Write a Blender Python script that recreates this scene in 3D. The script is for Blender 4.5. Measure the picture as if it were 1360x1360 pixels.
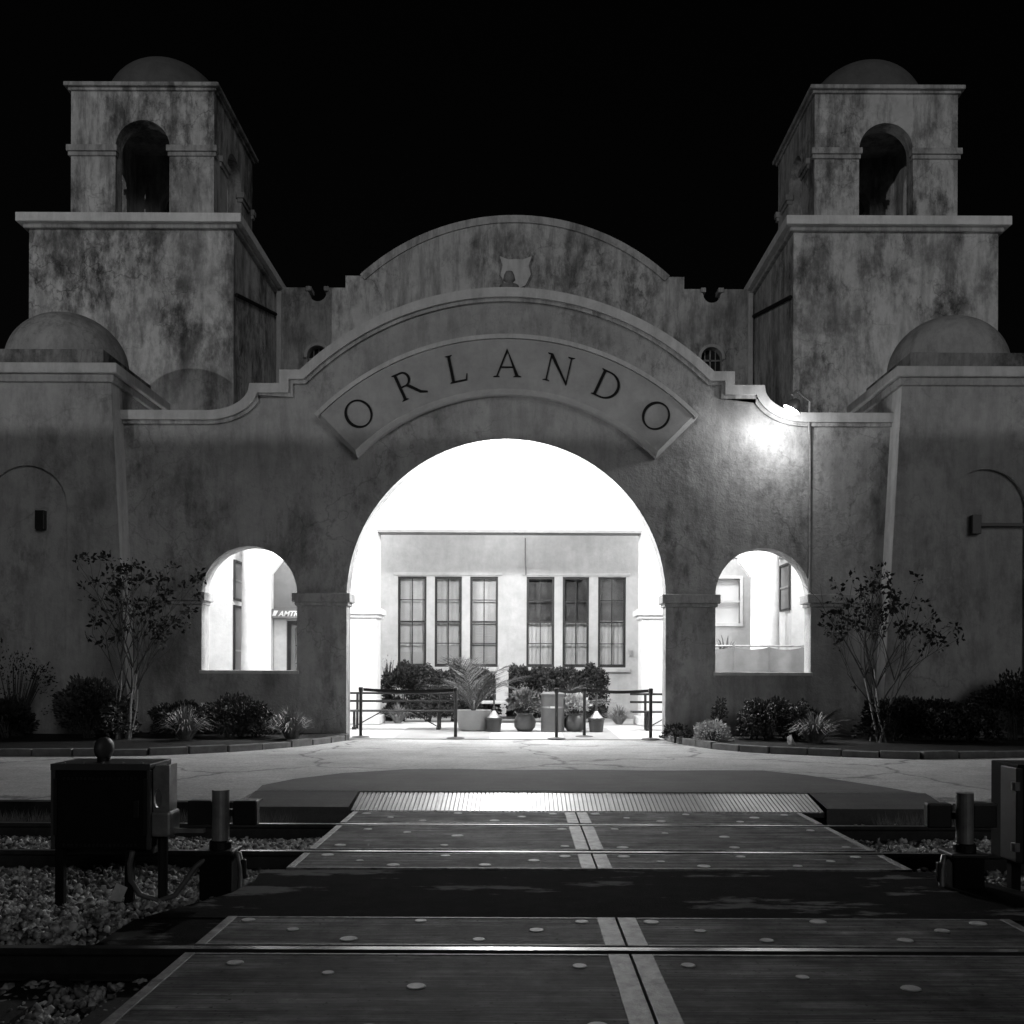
import bpy, bmesh, math, random
import numpy as np
from mathutils import Vector, Matrix, Euler
R = math.radians
random.seed(7); rng = np.random.default_rng(7)
for o in list(bpy.data.objects): bpy.data.objects.remove(o)
S = bpy.context.scene
COL = S.collection

# ------------------------------------------------------------------ camera, sky, sun, exposure
F, HX, HY, CH = 1340.0, 692.0, 890.0, 1.54          # focal length in px of a 1360 px frame, vanishing point, eye height
cd = bpy.data.cameras.new('camera'); cam = bpy.data.objects.new('camera', cd); COL.objects.link(cam)
cd.sensor_width = 36; cd.sensor_fit = 'HORIZONTAL'; cd.lens = 36 * F / 1360
cd.shift_x = -(HX - 680) / 1360; cd.shift_y = (HY - 680) / 1360
cd.clip_start = .05; cd.clip_end = 3000
cam.location = (0, 0, CH); cam.rotation_euler = Euler((R(90), R(0), 0))
cam.rotation_euler = (Matrix.Rotation(R(-.23), 4, 'Y') @ Matrix.Rotation(R(90), 4, 'X')).to_euler()
S.camera = cam
SUN_EL, SUN_AZ = 17.0, -24.0                            # low, from behind the camera and a little to its right
w = bpy.data.worlds.new('World'); S.world = w; w.use_nodes = True
wn = w.node_tree; wn.nodes.clear()
sky = wn.nodes.new('ShaderNodeTexSky'); sky.sky_type = 'NISHITA'; sky.sun_disc = False
sky.sun_elevation = R(SUN_EL); sky.sun_rotation = R(180 + SUN_AZ)
bw = wn.nodes.new('ShaderNodeRGBToBW'); bg = wn.nodes.new('ShaderNodeBackground'); wo = wn.nodes.new('ShaderNodeOutputWorld')
bg.inputs['Strength'].default_value = .0004
wn.links.new(sky.outputs[0], bw.inputs[0]); wn.links.new(bw.outputs[0], bg.inputs[0]); wn.links.new(bg.outputs[0], wo.inputs[0])
sl = bpy.data.lights.new('sun', 'SUN'); sun = bpy.data.objects.new('sun', sl); COL.objects.link(sun)
sl.energy = .32; sl.angle = R(22); sl.color = (1, 1, 1)
sun.rotation_euler = Vector((math.sin(R(SUN_AZ)) * math.cos(R(SUN_EL)), math.cos(R(SUN_AZ)) * math.cos(R(SUN_EL)), -math.sin(R(SUN_EL)))).to_track_quat('-Z', 'Y').to_euler()
S.view_settings.view_transform = 'Standard'; S.view_settings.look = 'None'
S.view_settings.exposure = 0; S.view_settings.gamma = 1; S.view_settings.use_curve_mapping = False

# ------------------------------------------------------------------ helpers
def unroll(px, py): return px + .004 * (py - HY), py - .004 * (px - HX)
def W(px, py, Y):                                     # point of a picture at a known distance
    px, py = unroll(px, py); return ((px - HX) * Y / F, CH - (py - HY) * Y / F)
def G(px, py, z=.18):                                 # point on level ground
    px, py = unroll(px, py); Y = (CH - z) * F / (py - HY); return ((px - HX) * Y / F, Y)
def tag(o, label=None, cat=None, group=None, kind=None):
    if label: o['label'] = label
    if cat: o['category'] = cat
    if group: o['group'] = group
    if kind: o['kind'] = kind
    return o
def thing(name, loc, label, cat, group=None):
    o = bpy.data.objects.new(name, None); COL.objects.link(o); o.location = loc; o.empty_display_size = .1
    return tag(o, label, cat, group)
def link(name, me, mat, parent=None, local=False, smooth=False):
    o = bpy.data.objects.new(name, me); COL.objects.link(o)
    if mat is not None and not me.materials: me.materials.append(mat)
    if parent is not None:
        o.parent = parent
        if parent.type == 'EMPTY' and not local: o.matrix_parent_inverse = Matrix.Translation(-Vector(parent.location))
    if smooth: me.polygons.foreach_set('use_smooth', [True] * len(me.polygons))
    return o
def bevel(o, wd=.01, seg=2):
    m = o.modifiers.new('bevel', 'BEVEL'); m.width = wd; m.segments = seg; m.limit_method = 'ANGLE'; m.angle_limit = R(40); return o
class MB:
    def __init__(s): s.v = []; s.f = []
    def add(s, v, f):
        n = len(s.v); s.v += [tuple(p) for p in v]; s.f += [tuple(i + n for i in q) for q in f]; return s
    def box(s, x0, x1, y0, y1, z0, z1):
        return s.add([(x0,y0,z0),(x1,y0,z0),(x1,y1,z0),(x0,y1,z0),(x0,y0,z1),(x1,y0,z1),(x1,y1,z1),(x0,y1,z1)],
                     [(0,3,2,1),(4,5,6,7),(0,1,5,4),(1,2,6,5),(2,3,7,6),(3,0,4,7)])
    def lathe(s, prof, c=(0,0,0), n=24, a0=0, a1=360):
        full = abs(a1 - a0) >= 360; m = n if full else n + 1; v = []; f = []
        for r, z in prof:
            for i in range(m):
                a = R(a0 + (a1 - a0) * i / n); v.append((c[0] + r * math.cos(a), c[1] + r * math.sin(a), c[2] + z))
        for j in range(len(prof) - 1):
            for i in range(n):
                k = (i + 1) % m; f.append((j*m+i, j*m+k, (j+1)*m+k, (j+1)*m+i))
        return s.add(v, f)
    def tube(s, pts, rad, n=8, cap=True):
        pts = [Vector(p) for p in pts]; k = len(pts)
        rs = rad if isinstance(rad, (list, tuple)) else [rad] * k
        v = []; f = []; up = None
        for i, p in enumerate(pts):
            t = (pts[min(i+1,k-1)] - pts[max(i-1,0)]).normalized()
            if up is None: up = t.orthogonal().normalized()
            up = (up - t * up.dot(t)); up = up.normalized() if up.length > 1e-6 else t.orthogonal().normalized()
            b = t.cross(up)
            for j in range(n):
                a = 2 * math.pi * j / n; v.append(p + (up * math.cos(a) + b * math.sin(a)) * rs[i])
        for i in range(k - 1):
            for j in range(n): f.append((i*n+j, i*n+(j+1)%n, (i+1)*n+(j+1)%n, (i+1)*n+j))
        if cap: f.append(tuple(range(n))[::-1]); f.append(tuple((k-1)*n + j for j in range(n)))
        return s.add(v, f)
    def prism(s, poly, y0, y1):                       # convex xz polygon pushed along y
        n = len(poly); v = [(x, y0, z) for x, z in poly] + [(x, y1, z) for x, z in poly]
        return s.add(v, [tuple(range(n)), tuple(range(2*n-1, n-1, -1))] + [(i, i+n, (i+1)%n+n, (i+1)%n) for i in range(n)])
    def xyprism(s, poly, z0, z1):
        n = len(poly); v = [(x, y, z0) for x, y in poly] + [(x, y, z1) for x, y in poly]
        return s.add(v, [tuple(range(n))[::-1], tuple(range(n, 2*n))] + [(i, (i+1)%n, (i+1)%n+n, i+n) for i in range(n)])
    def mesh(s, name):
        me = bpy.data.meshes.new(name); me.from_pydata(s.v, [], s.f); me.update()
        bm = bmesh.new(); bm.from_mesh(me); bmesh.ops.recalc_face_normals(bm, faces=bm.faces); bm.to_mesh(me); bm.free(); return me
    def build(s, name, mat, parent=None, local=False, smooth=False, bev=0):
        o = link(name, s.mesh(name), mat, parent, local, smooth)
        if bev: bevel(o, bev)
        return o
def shape_mesh(name, outer, holes, y0, y1):           # xz outline with holes, pushed along y
    cu = bpy.data.curves.new('c', 'CURVE'); cu.dimensions = '2D'; cu.fill_mode = 'BOTH'; cu.extrude = abs(y1 - y0) / 2
    for ring in [outer] + list(holes):
        sp = cu.splines.new('POLY'); sp.points.add(len(ring) - 1); sp.use_cyclic_u = True
        for p, (x, z) in zip(sp.points, ring): p.co = (x, z, 0, 1)
    t = bpy.data.objects.new('t', cu); COL.objects.link(t)
    dg = bpy.context.evaluated_depsgraph_get(); me = bpy.data.meshes.new_from_object(t.evaluated_get(dg))
    bpy.data.objects.remove(t); bpy.data.curves.remove(cu)
    me.transform(Matrix.Translation((0, (y0 + y1) / 2, 0)) @ Matrix.Rotation(R(90), 4, 'X')); me.name = name; me.materials.clear()
    return me
def shape(name, outer, holes, y0, y1, mat, parent=None, bev=0):
    o = link(name, shape_mesh(name, outer, holes, y0, y1), mat, parent)
    if bev: bevel(o, bev, 2)
    return o
def arc(cx, cz, r, a0, a1, n, rz=None):
    rz = rz or r
    return [(cx + r * math.cos(R(a0 + (a1-a0)*i/n)), cz + rz * math.sin(R(a0 + (a1-a0)*i/n))) for i in range(n + 1)]
def arch_hole(cx, hw, z0, spring, n=24):
    return [(cx - hw, z0), (cx + hw, z0)] + arc(cx, spring, hw, 0, 180, n)
def offset_line(pts, d):                              # shift an xz polyline along its left normal
    out = []
    for i, p in enumerate(pts):
        a = pts[max(i-1, 0)]; b = pts[min(i+1, len(pts)-1)]
        def nrm(q, r):
            dx, dz = r[0]-q[0], r[1]-q[1]; l = math.hypot(dx, dz) or 1; return (-dz/l, dx/l)
        n1 = nrm(a, p) if i > 0 else nrm(p, b); n2 = nrm(p, b) if i < len(pts)-1 else n1
        mx, mz = n1[0]+n2[0], n1[1]+n2[1]; l2 = (mx*mx + mz*mz) / 2 or 1; k = 1 / max(l2, .5) 
        out.append((p[0] + mx*k*d, p[1] + mz*k*d))
    return out
def band(name, pts, d0, d1, y0, y1, mat, parent):
    return shape(name, offset_line(pts, d1) + offset_line(pts, d0)[::-1], [], y0, y1, mat, parent)
def pydata(name, v, f):                               # fast mesh from arrays; f is (n,3) or (n,4)
    me = bpy.data.meshes.new(name); v = np.asarray(v, np.float32); f = np.asarray(f, np.int32); k = f.shape[1]
    me.vertices.add(len(v)); me.vertices.foreach_set('co', v.ravel())
    me.loops.add(f.size); me.loops.foreach_set('vertex_index', f.ravel())
    me.polygons.add(len(f)); me.polygons.foreach_set('loop_start', np.arange(len(f), dtype=np.int32) * k)
    me.polygons.foreach_set('loop_total', np.full(len(f), k, np.int32)); me.update(calc_edges=True); me.validate(); return me
def copy_tree(o, parent=None):
    c = o.copy(); COL.objects.link(c); c.parent = parent
    for ch in o.children: copy_tree(ch, c)
    return c

# ------------------------------------------------------------------ materials (all neutral: the photograph is black and white)
def nd(nt, t, **k):
    n = nt.nodes.new(t)
    for a, b in k.items(): setattr(n, a, b)
    return n
def base(name, g, rough=.7, metal=0, spec=.5):
    m = bpy.data.materials.new(name); m.use_nodes = True; nt = m.node_tree; p = nt.nodes['Principled BSDF']
    p.inputs['Base Color'].default_value = (g, g, g, 1); p.inputs['Roughness'].default_value = rough; p.inputs['Metallic'].default_value = metal
    p.inputs['Specular IOR Level'].default_value = spec
    return m, nt, p
def noise(nt, vec, scale, detail=6, rough=.6, dist=0):
    n = nd(nt, 'ShaderNodeTexNoise'); n.inputs['Scale'].default_value = scale; n.inputs['Detail'].default_value = detail
    n.inputs['Roughness'].default_value = rough; n.inputs['Distortion'].default_value = dist; nt.links.new(vec, n.inputs['Vector']); return n.outputs['Fac']
def ramp(nt, fac, stops):
    r = nd(nt, 'ShaderNodeValToRGB'); e = r.color_ramp.elements
    while len(e) < len(stops): e.new(.5)
    for q, (p, g) in zip(e, stops): q.position = p; q.color = (g, g, g, 1)
    nt.links.new(fac, r.inputs[0]); return r.outputs[0]
def mul(nt, a, b, f=1.0, mode='MULTIPLY'):
    m = nd(nt, 'ShaderNodeMix', data_type='RGBA', blend_type=mode); m.inputs[0].default_value = f
    nt.links.new(a, m.inputs[6]); nt.links.new(b, m.inputs[7]); return m.outputs[2]
def wpos(nt, sc=(1,1,1)):
    g = nd(nt, 'ShaderNodeNewGeometry'); mp = nd(nt, 'ShaderNodeMapping'); mp.inputs['Scale'].default_value = sc
    nt.links.new(g.outputs['Position'], mp.inputs['Vector']); return mp.outputs[0]
def bump(nt, p, h, strength=.3, dist=.02):
    b = nd(nt, 'ShaderNodeBump'); b.inputs['Strength'].default_value = strength; b.inputs['Distance'].default_value = dist
    nt.links.new(h, b.inputs['Height']); nt.links.new(b.outputs[0], p.inputs['Normal'])
def stucco(name, g, grime, streak, bumps=.35):        # grime: 0 clean .. 1 heavily weathered
    m, nt, p = base(name, g, .9, 0, .2)
    v1 = wpos(nt); v2 = wpos(nt, (2.2, 2.2, .32))
    tone = ramp(nt, noise(nt, v1, .6, 5, .6), [(.3, g * .84), (.7, g * 1.05)])
    mott = ramp(nt, noise(nt, v1, 3.5, 8, .7), [(.3, .84), (.65, 1.05)])
    c = mul(nt, tone, mott)
    hi = .575 - .095 * grime
    v4 = wpos(nt, (1.15, 1.15, .62))
    blot = ramp(nt, noise(nt, v4, 1.1, 14, .72, .15), [(hi - .03, 1), (hi + .03, .74), (hi + .10, .42), (hi + .2, .22)])
    fine = ramp(nt, noise(nt, v4, 3.3, 12, .74, .1), [(hi + .01, 1), (hi + .08, .6), (hi + .2, .28)])
    stre = ramp(nt, noise(nt, v2, 1.5, 10, .74), [(.47, 1), (.55, .66), (.70, .3)])
    spk = ramp(nt, noise(nt, v1, 12, 8, .78), [(.56, 1), (.70, .3)])
    zone = ramp(nt, noise(nt, wpos(nt, (1, 1, .8)), .42, 3, .5), [(.40, .12), (.60, 1.0)])
    def zmul(a, b, k):
        q = nd(nt, 'ShaderNodeMix', data_type='RGBA', blend_type='MULTIPLY'); f = nd(nt, 'ShaderNodeMath', operation='MULTIPLY'); f.inputs[1].default_value = k
        nt.links.new(zone, f.inputs[0]); nt.links.new(f.outputs[0], q.inputs[0]); nt.links.new(a, q.inputs[6]); nt.links.new(b, q.inputs[7]); return q.outputs[2]
    c = mul(nt, c, blot, grime * .65); c = zmul(c, blot, grime); c = zmul(c, fine, min(1, grime * 1.2)); c = mul(nt, c, stre, streak); c = zmul(c, spk, min(1, grime * 1.1))
    vo = nd(nt, 'ShaderNodeTexVoronoi', feature='DISTANCE_TO_EDGE'); vo.inputs['Scale'].default_value = .55
    wob = nd(nt, 'ShaderNodeVectorMath', operation='ADD'); nz = nd(nt, 'ShaderNodeTexNoise'); nz.inputs['Scale'].default_value = 2.2; nz.inputs['Detail'].default_value = 6; nt.links.new(v1, nz.inputs['Vector'])
    nt.links.new(v1, wob.inputs[0]); nt.links.new(nz.outputs['Color'], wob.inputs[1]); nt.links.new(wob.outputs[0], vo.inputs['Vector'])
    crack = ramp(nt, vo.outputs['Distance'], [(.0, .35), (.006, .55), (.012, 1)])
    c = zmul(c, crack, min(1, grime * .8))
    nt.links.new(c, p.inputs['Base Color'])
    h = nd(nt, 'ShaderNodeMath', operation='ADD'); nt.links.new(noise(nt, v1, 14, 5, .65), h.inputs[0]); nt.links.new(noise(nt, v1, 2.2, 4, .5), h.inputs[1])
    bump(nt, p, h.outputs[0], bumps, .035)
    return m
M = {}
M['tower'] = stucco('weathered_stucco', .60, 1.0, .6)
M['belfry'] = stucco('belfry_stucco', .58, .8, 1.0)
M['gable'] = stucco('gable_stucco', .52, .8, .75)
M['front'] = stucco('painted_stucco', .41, .55, .35, .55)
M['pier'] = stucco('pier_stucco', .41, .5, .35)
M['dirty'] = stucco('mildewed_stucco', .30, 1.0, .6)
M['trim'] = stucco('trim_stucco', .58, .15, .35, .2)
M['trimlight'] = stucco('cornice_paint', .78, .12, .3, .15)
M['trimdark'] = stucco('stained_trim', .48, .6, .8, .2)
M['white'] = stucco('white_plaster', .72, .0, .08, .12)
M['inner'] = stucco('cream_plaster', .50, .0, .12, .12)
M['sign'] = stucco('sign_plaster', .40, .06, .10, .15)
M['tile'] = stucco('dome_roof_coating', .12, .2, .2, .3)
def simple(name, g, rough=.6, metal=0, var=.25, sc=6, spec=.5, bmp=0):
    m, nt, p = base(name, g, rough, metal, spec); v = wpos(nt)
    nt.links.new(ramp(nt, noise(nt, v, sc, 6, .65), [(.3, g * (1 - var)), (.7, g * (1 + var))]), p.inputs['Base Color'])
    if bmp: bump(nt, p, noise(nt, v, sc * 4, 6, .65), bmp, .01)
    return m
M['letter'] = simple('dark_bronze', .012, .7, 0, .2, 6, .1)
M['black'] = simple('black_paint', .012, .45, 0, .3, 12)
M['blackmatte'] = simple('black_matte', .008, .85, 0, .2, 8, .2)
M['steel'] = simple('galvanised_steel', .35, .45, .6, .3, 9)
M['rail'] = simple('rail_steel', .30, .28, .9, .2, 3)
M['railweb'] = simple('rusty_rail_web', .03, .8, 0, .4, 12)
M['aluminium'] = simple('grooved_aluminium', .42, .4, .6, .25, 1.2)
M['soil'] = simple('mulch', .016, .95, 0, .5, 14, .2, .6)
M['kerb'] = simple('kerb_concrete', .13, .85, 0, .35, 5, .3, .3)
M['edge'] = simple('dark_platform_edge', .025, .9, 0, .5, 4, .2, .4)  # dark tone for the face below the platform edge
M['tie'] = simple('tarred_timber', .04, .8, 0, .5, 10, .3, .5)
M['frame'] = simple('dark_window_frame', .012, .5, 0, .2)
M['cloth'] = simple('curtain', .85, .9, 0, .1, 2, .1)
M['shade'] = simple('dark_window_shade', .16, .8, 0, .5, 1.6, .2)
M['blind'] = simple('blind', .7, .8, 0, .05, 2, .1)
M['dark'] = simple('dark_room', .02, .9)
M['roof'] = simple('roof_felt', .06, .9)
M['bin'] = simple('bin_plastic', .14, .5, 0, .1)
M['pot'] = simple('glazed_pot', .10, .35, 0, .3, 5)
M['potwhite'] = simple('white_planter', .38, .6, 0, .08)
M['urn'] = simple('urn_plastic', .06, .5, 0, .1)
M['bark'] = simple('smooth_bark', .22, .8, 0, .4, 9, .3, .3)
M['twig'] = simple('dark_twig', .05, .8, 0, .4, 9, .2)
M['bench'] = simple('bench_metal', .018, .5)
M['grey_panel'] = simple('grey_sign_board', .17, .6, 0, .1)
M['wallgrey'] = simple('fabric_screen', .20, .9, 0, .15, 5)
M['paper'] = simple('litter_paper', .85, .8)
M['rock'] = simple('pale_rock', .45, .9, 0, .3, 20)
M['letterwhite'] = simple('white_vinyl', .8, .5, 0, .03)
M['disc'] = simple('panel_plug', .75, .6, 0, .3, 9)
M['border'] = simple('panel_edge_steel', .30, .55, .2, .6, 11, .4, .5)
def emit(name, strength):
    m = bpy.data.materials.new(name); m.use_nodes = True; nt = m.node_tree; nt.nodes.clear()
    e = nd(nt, 'ShaderNodeEmission'); e.inputs[1].default_value = strength; o = nd(nt, 'ShaderNodeOutputMaterial'); nt.links.new(e.outputs[0], o.inputs[0]); return m
M['bulb'] = emit('lit_lamp', 40); M['globe'] = emit('lit_globe', 9)
def glass():
    m = bpy.data.materials.new('window_glass'); m.use_nodes = True; nt = m.node_tree; nt.nodes.clear()
    t = nd(nt, 'ShaderNodeBsdfTransparent'); t.inputs[0].default_value = (.94, .94, .94, 1); g = nd(nt, 'ShaderNodeBsdfGlossy'); g.inputs['Roughness'].default_value = .03
    f = nd(nt, 'ShaderNodeFresnel'); f.inputs[0].default_value = 1.5; x = nd(nt, 'ShaderNodeMixShader'); o = nd(nt, 'ShaderNodeOutputMaterial')
    nt.links.new(f.outputs[0], x.inputs[0]); nt.links.new(t.outputs[0], x.inputs[1]); nt.links.new(g.outputs[0], x.inputs[2]); nt.links.new(x.outputs[0], o.inputs[0]); return m
M['glass'] = glass()
def leafmat(name, g, rough=.45):
    m, nt, p = base(name, g, rough, 0, .22)
    v = wpos(nt); nt.links.new(ramp(nt, noise(nt, v, 9, 3), [(.3, g * .55), (.7, g * 1.5)]), p.inputs['Base Color']); return m
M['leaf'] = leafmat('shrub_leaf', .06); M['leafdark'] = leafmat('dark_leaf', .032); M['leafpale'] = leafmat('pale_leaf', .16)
M['blade'] = leafmat('strap_leaf', .20, .4); M['flower'] = leafmat('pale_flower', .45); M['dry'] = leafmat('dry_leaf', .016, .8)
def groundmat(name, g, streakx, sc, var, rough=.9, spots=0, bmp=.3):
    m, nt, p = base(name, g, rough, 0, .3); v = wpos(nt); v2 = wpos(nt, (.12, 1.6, 1))
    c = ramp(nt, noise(nt, v, sc, 9, .7), [(.28, g * (1 - var)), (.72, g * (1 + var))])
    c = mul(nt, c, ramp(nt, noise(nt, v2, 6, 6, .6), [(.35, 1 - streakx), (.65, 1 + streakx * .5)]))
    c = mul(nt, c, ramp(nt, noise(nt, v, .45, 4, .6), [(.3, .75), (.7, 1.1)]))
    if spots > .7:
        vo = nd(nt, 'ShaderNodeTexVoronoi', feature='DISTANCE_TO_EDGE'); vo.inputs['Scale'].default_value = .33
        wob = nd(nt, 'ShaderNodeVectorMath', operation='ADD'); nz = nd(nt, 'ShaderNodeTexNoise'); nz.inputs['Scale'].default_value = 1.4; nz.inputs['Detail'].default_value = 7; nt.links.new(v, nz.inputs['Vector'])
        nt.links.new(v, wob.inputs[0]); nt.links.new(nz.outputs['Color'], wob.inputs[1]); nt.links.new(wob.outputs[0], vo.inputs['Vector'])
        c = mul(nt, c, ramp(nt, vo.outputs['Distance'], [(.0, .3), (.008, .55), (.016, 1)]), .8)
        c = mul(nt, c, ramp(nt, noise(nt, v, 1.9, 8, .7), [(.60, 1), (.70, .5)]), .8)
    if spots: c = mul(nt, c, ramp(nt, noise(nt, v, 30, 6, .85), [(.36, .45), (.56, 1.05)]), spots)
    nt.links.new(c, p.inputs['Base Color']); bump(nt, p, noise(nt, v, 90, 4, .7), bmp, .008); return m
M['concrete'] = groundmat('platform_concrete', .56, .10, 1.6, .22, .9, .8)
M['asphalt'] = groundmat('old_asphalt', .13, .12, 2.0, .22, .85, .4)
M['ballastbed'] = groundmat('ballast_bed', .05, .0, 9, .5)
M['walk'] = groundmat('walkway_concrete', .55, .05, 1.5, .08)
M['walkshadow'] = groundmat('walkway_shadow', .34, .05, 1.5, .08)
M['earth'] = groundmat('earth', .05, 0, .6, .3)
def stonemat():
    m, nt, p = base('ballast_stone', .2, .85, 0, .3); v = wpos(nt)
    nt.links.new(ramp(nt, noise(nt, v, 11, 2, .5), [(.35, .08), (.48, .35), (.6, .85)]), p.inputs['Base Color']); bump(nt, p, noise(nt, v, 60, 4), .4, .01); return m
M['stone'] = stonemat()
def crackasphalt():                                    # dark infill with pale worn-off cement patches
    m, nt, p = base('crossing_asphalt', .02, 1, 0, .04); v = wpos(nt); v2 = wpos(nt, (.55, 1.5, 1))
    c = ramp(nt, noise(nt, v, 5, 8, .7), [(.3, .011), (.7, .028)])
    patch = ramp(nt, noise(nt, v2, 1.15, 9, .68), [(.555, 0), (.60, .8)])
    mm = nd(nt, 'ShaderNodeMix', data_type='RGBA'); nt.links.new(patch, mm.inputs[0]); nt.links.new(c, mm.inputs[6]); mm.inputs[7].default_value = (.26, .26, .26, 1)
    nt.links.new(mm.outputs[2], p.inputs['Base Color']); bump(nt, p, noise(nt, v, 70, 5, .7), .6, .01); return m
M['infill'] = crackasphalt()
def brushed():
    m, nt, p = base('crossing_concrete', .10, .7, 0, .10); v = wpos(nt); v2 = wpos(nt, (.10, 3.2, 1)); v3 = wpos(nt, (.3, 14, 1))
    c = ramp(nt, noise(nt, v, 2.4, 8, .7), [(.35, .06), (.65, .30)])
    c = mul(nt, c, ramp(nt, noise(nt, v2, 5, 8, .65), [(.38, .45), (.62, 1.35)])); c = mul(nt, c, ramp(nt, noise(nt, v3, 6, 3, .6), [(.38, .45), (.6, 1.2)]))
    c = mul(nt, c, ramp(nt, noise(nt, v, 14, 5, .8), [(.3, .35), (.42, 1)]), .6)
    c = mul(nt, c, ramp(nt, noise(nt, wpos(nt, (.5, 1.3, 1)), 1.7, 12, .75, .4), [(.36, .45), (.5, 1.0), (.62, 1.5), (.7, 2.4)]))
    c = mul(nt, c, ramp(nt, noise(nt, v, 26, 3, .6), [(.30, .1), (.37, 1)]))
    nt.links.new(c, p.inputs['Base Color']); bump(nt, p, noise(nt, v3, 9, 4, .6), .6, .012); return m
M['panel'] = brushed()

# ------------------------------------------------------------------ the ground
def struct(name, mb, mat, label=None):
    o = mb.build(name, mat); o['kind'] = 'structure'; return o
struct('ground', MB().add([(-400,-400,-.42),(400,-400,-.42),(400,400,-.42),(-400,400,-.42)], [(0,1,2,3)]), M['earth'])
def sheet(profile, x0, x1, thick):                    # (y,z) profile stretched along x with a skirt
    v = []; n = len(profile)
    for x in (x0, x1):
        v += [(x, y, z) for y, z in profile] + [(x, y, z - thick) for y, z in profile]
    f = [(i, i+1, 2*n+i+1, 2*n+i) for i in range(n-1)] + [(0, 2*n, 3*n, n), (n-1, 2*n-1, 4*n-1, 3*n-1)]
    f += [tuple(range(n)) + tuple(range(2*n-1, n-1, -1)), tuple(range(2*n, 3*n)) + tuple(range(4*n-1, 3*n-1, -1))]
    return MB().add(v, f)
pf = [(10.95,.10),(11.3,.125),(11.66,.133),(13.8,.18),(18,.182),(19.55,.184),(60,.184)]
struct('platform', sheet(pf, -60, -3.06, .5), M['concrete']); struct('platform', sheet(pf, 4.68, 60, .5), M['concrete'])
struct('platform', sheet(pf[2:], -3.06, 4.68, .5), M['concrete'])
for a, b in ((-3.06, -1.87), (3.33, 4.68)): struct('ramp_side', MB().add([(a,10.97,.045),(b,10.97,.045),(b,11.66,.136),(a,11.66,.136),(a,10.97,-.3),(b,10.97,-.3)], [(0,1,2,3),(4,5,1,0)]), M['asphalt'])
eb = MB()
eb.box(-60, -3.07, 10.80, 10.946, -.35, .112); eb.box(4.69, 60, 10.80, 10.946, -.35, .112)
struct('platform_edge', eb, M['edge'])
# dark asphalt ramp spreading from the crossing
am = MB(); YS = [11.66, 12.1, 12.7, 13.3, 13.75]
LX = [-3.05, -3.1, -2.85, -2.35, -1.55]; RX = [4.62, 4.42, 4.1, 3.75, 3.3]
v = []; 
def platz(y): return float(np.interp(y, [10.95,11.3,13.8,18], [.10,.125,.18,.182]))
for y, a, b in zip(YS, LX, RX):
    for i in range(13): v.append((a + (b-a)*i/12 , y + (0.05*math.sin(i*1.3) if y > 13.5 else 0), platz(y) + .005))
am.add(v, [(j*13+i, j*13+i+1, (j+1)*13+i+1, (j+1)*13+i) for j in range(4) for i in range(12)])
struct('asphalt_ramp', am, M['asphalt'])
struct('walkway', MB().box(-6.6, 6.2, 19.62, 27.95, .10, .2), M['walk'])
wd = MB(); wd.add([(-2.5,19.75,.204),(-.62,19.75,.204),(-.66,23.4,.204),(-2.6,23.4,.204)], [(0,1,2,3)])
wd.add([(.85,19.75,.204),(1.95,19.75,.204),(2.0,23.4,.204),(.9,23.4,.204)], [(0,1,2,3)])
struct('floor_shadow', wd, M['walkshadow'])  # pillar shadows painted on the walkway as darker sheets
struct('track_bed', sheet([(2.6,-.26),(3.3,-.20),(5.5,-.20),(6.0,-.17),(8.0,-.17),(8.6,-.17),(10.0,-.15),(10.5,-.17),(10.9,-.19)], -40, 40, .3), M['ballastbed'])
inf = MB(); pl = [(-2.35,6.30),(-2.0,7.0),(-1.95,7.4),(-2.0,7.82),(3.35,7.82),(3.5,7.3),(3.7,6.8),(3.9,6.30)]
inf.xyprism(pl, -.2, -.012); struct('crossing_infill', inf, M['infill'])
for a, b in ((-2.4, -1.84), (3.08, 3.8)):
    struct('asphalt_shoulder', MB().xyprism([(a, 5.68), (b, 5.68), (b, 6.295), (a, 6.295)] if a < 0 else [(a,5.68),(b+.3,5.68),(b+.1,6.295),(a,6.295)], -.2, -.02), M['infill'])

# ------------------------------------------------------------------ tracks
def rail_mesh():
    prof = [(-.036,0),(.036,0),(.036,-.035),(.010,-.05),(.010,-.145),(.07,-.16),(.07,-.172),(-.07,-.172),(-.07,-.16),(-.010,-.145),(-.010,-.05),(-.036,-.035)]
    me = MB().add([(-40, y, z) for y, z in prof] + [(40, y, z) for y, z in prof],
        [(i, (i+1) % 12, (i+1) % 12 + 12, i + 12) for i in range(12)] + [tuple(range(12)), tuple(range(12, 24))[::-1]]).mesh('rail')
    me.materials.append(M['rail']); me.materials.append(M['railweb'])
    for p in me.polygons:
        if p.center.z < -.008: p.material_index = 1
    return me
RM = rail_mesh()
tie_me = MB().box(-.115, .115, -1.3, 1.3, -.30, -.165).mesh('sleeper')
for yc, lab in ((4.83, 'railway track with sleepers, crossed by the larger concrete panels'), (9.32, 'railway track running along the platform edge')):
    t = thing('railway_track', (0, yc, 0), lab, 'railway track')
    for s in (-1, 1):
        o = link('rail', RM, M['rail'], t, local=True); o.location = (0, s * .752, 0); bevel(o, .008, 2)
    for i in range(-16, 17):
        if -1.5 < i * .55 + .2 < 2.8: continue
        o = link('sleeper', tie_me, M['tie'], t, local=True); o.location = (i * .55 + .2 + random.uniform(-.03, .03), random.uniform(-.04, .04), random.uniform(.0, .02)); o.rotation_euler.z = random.uniform(-.02, .02)

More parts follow.
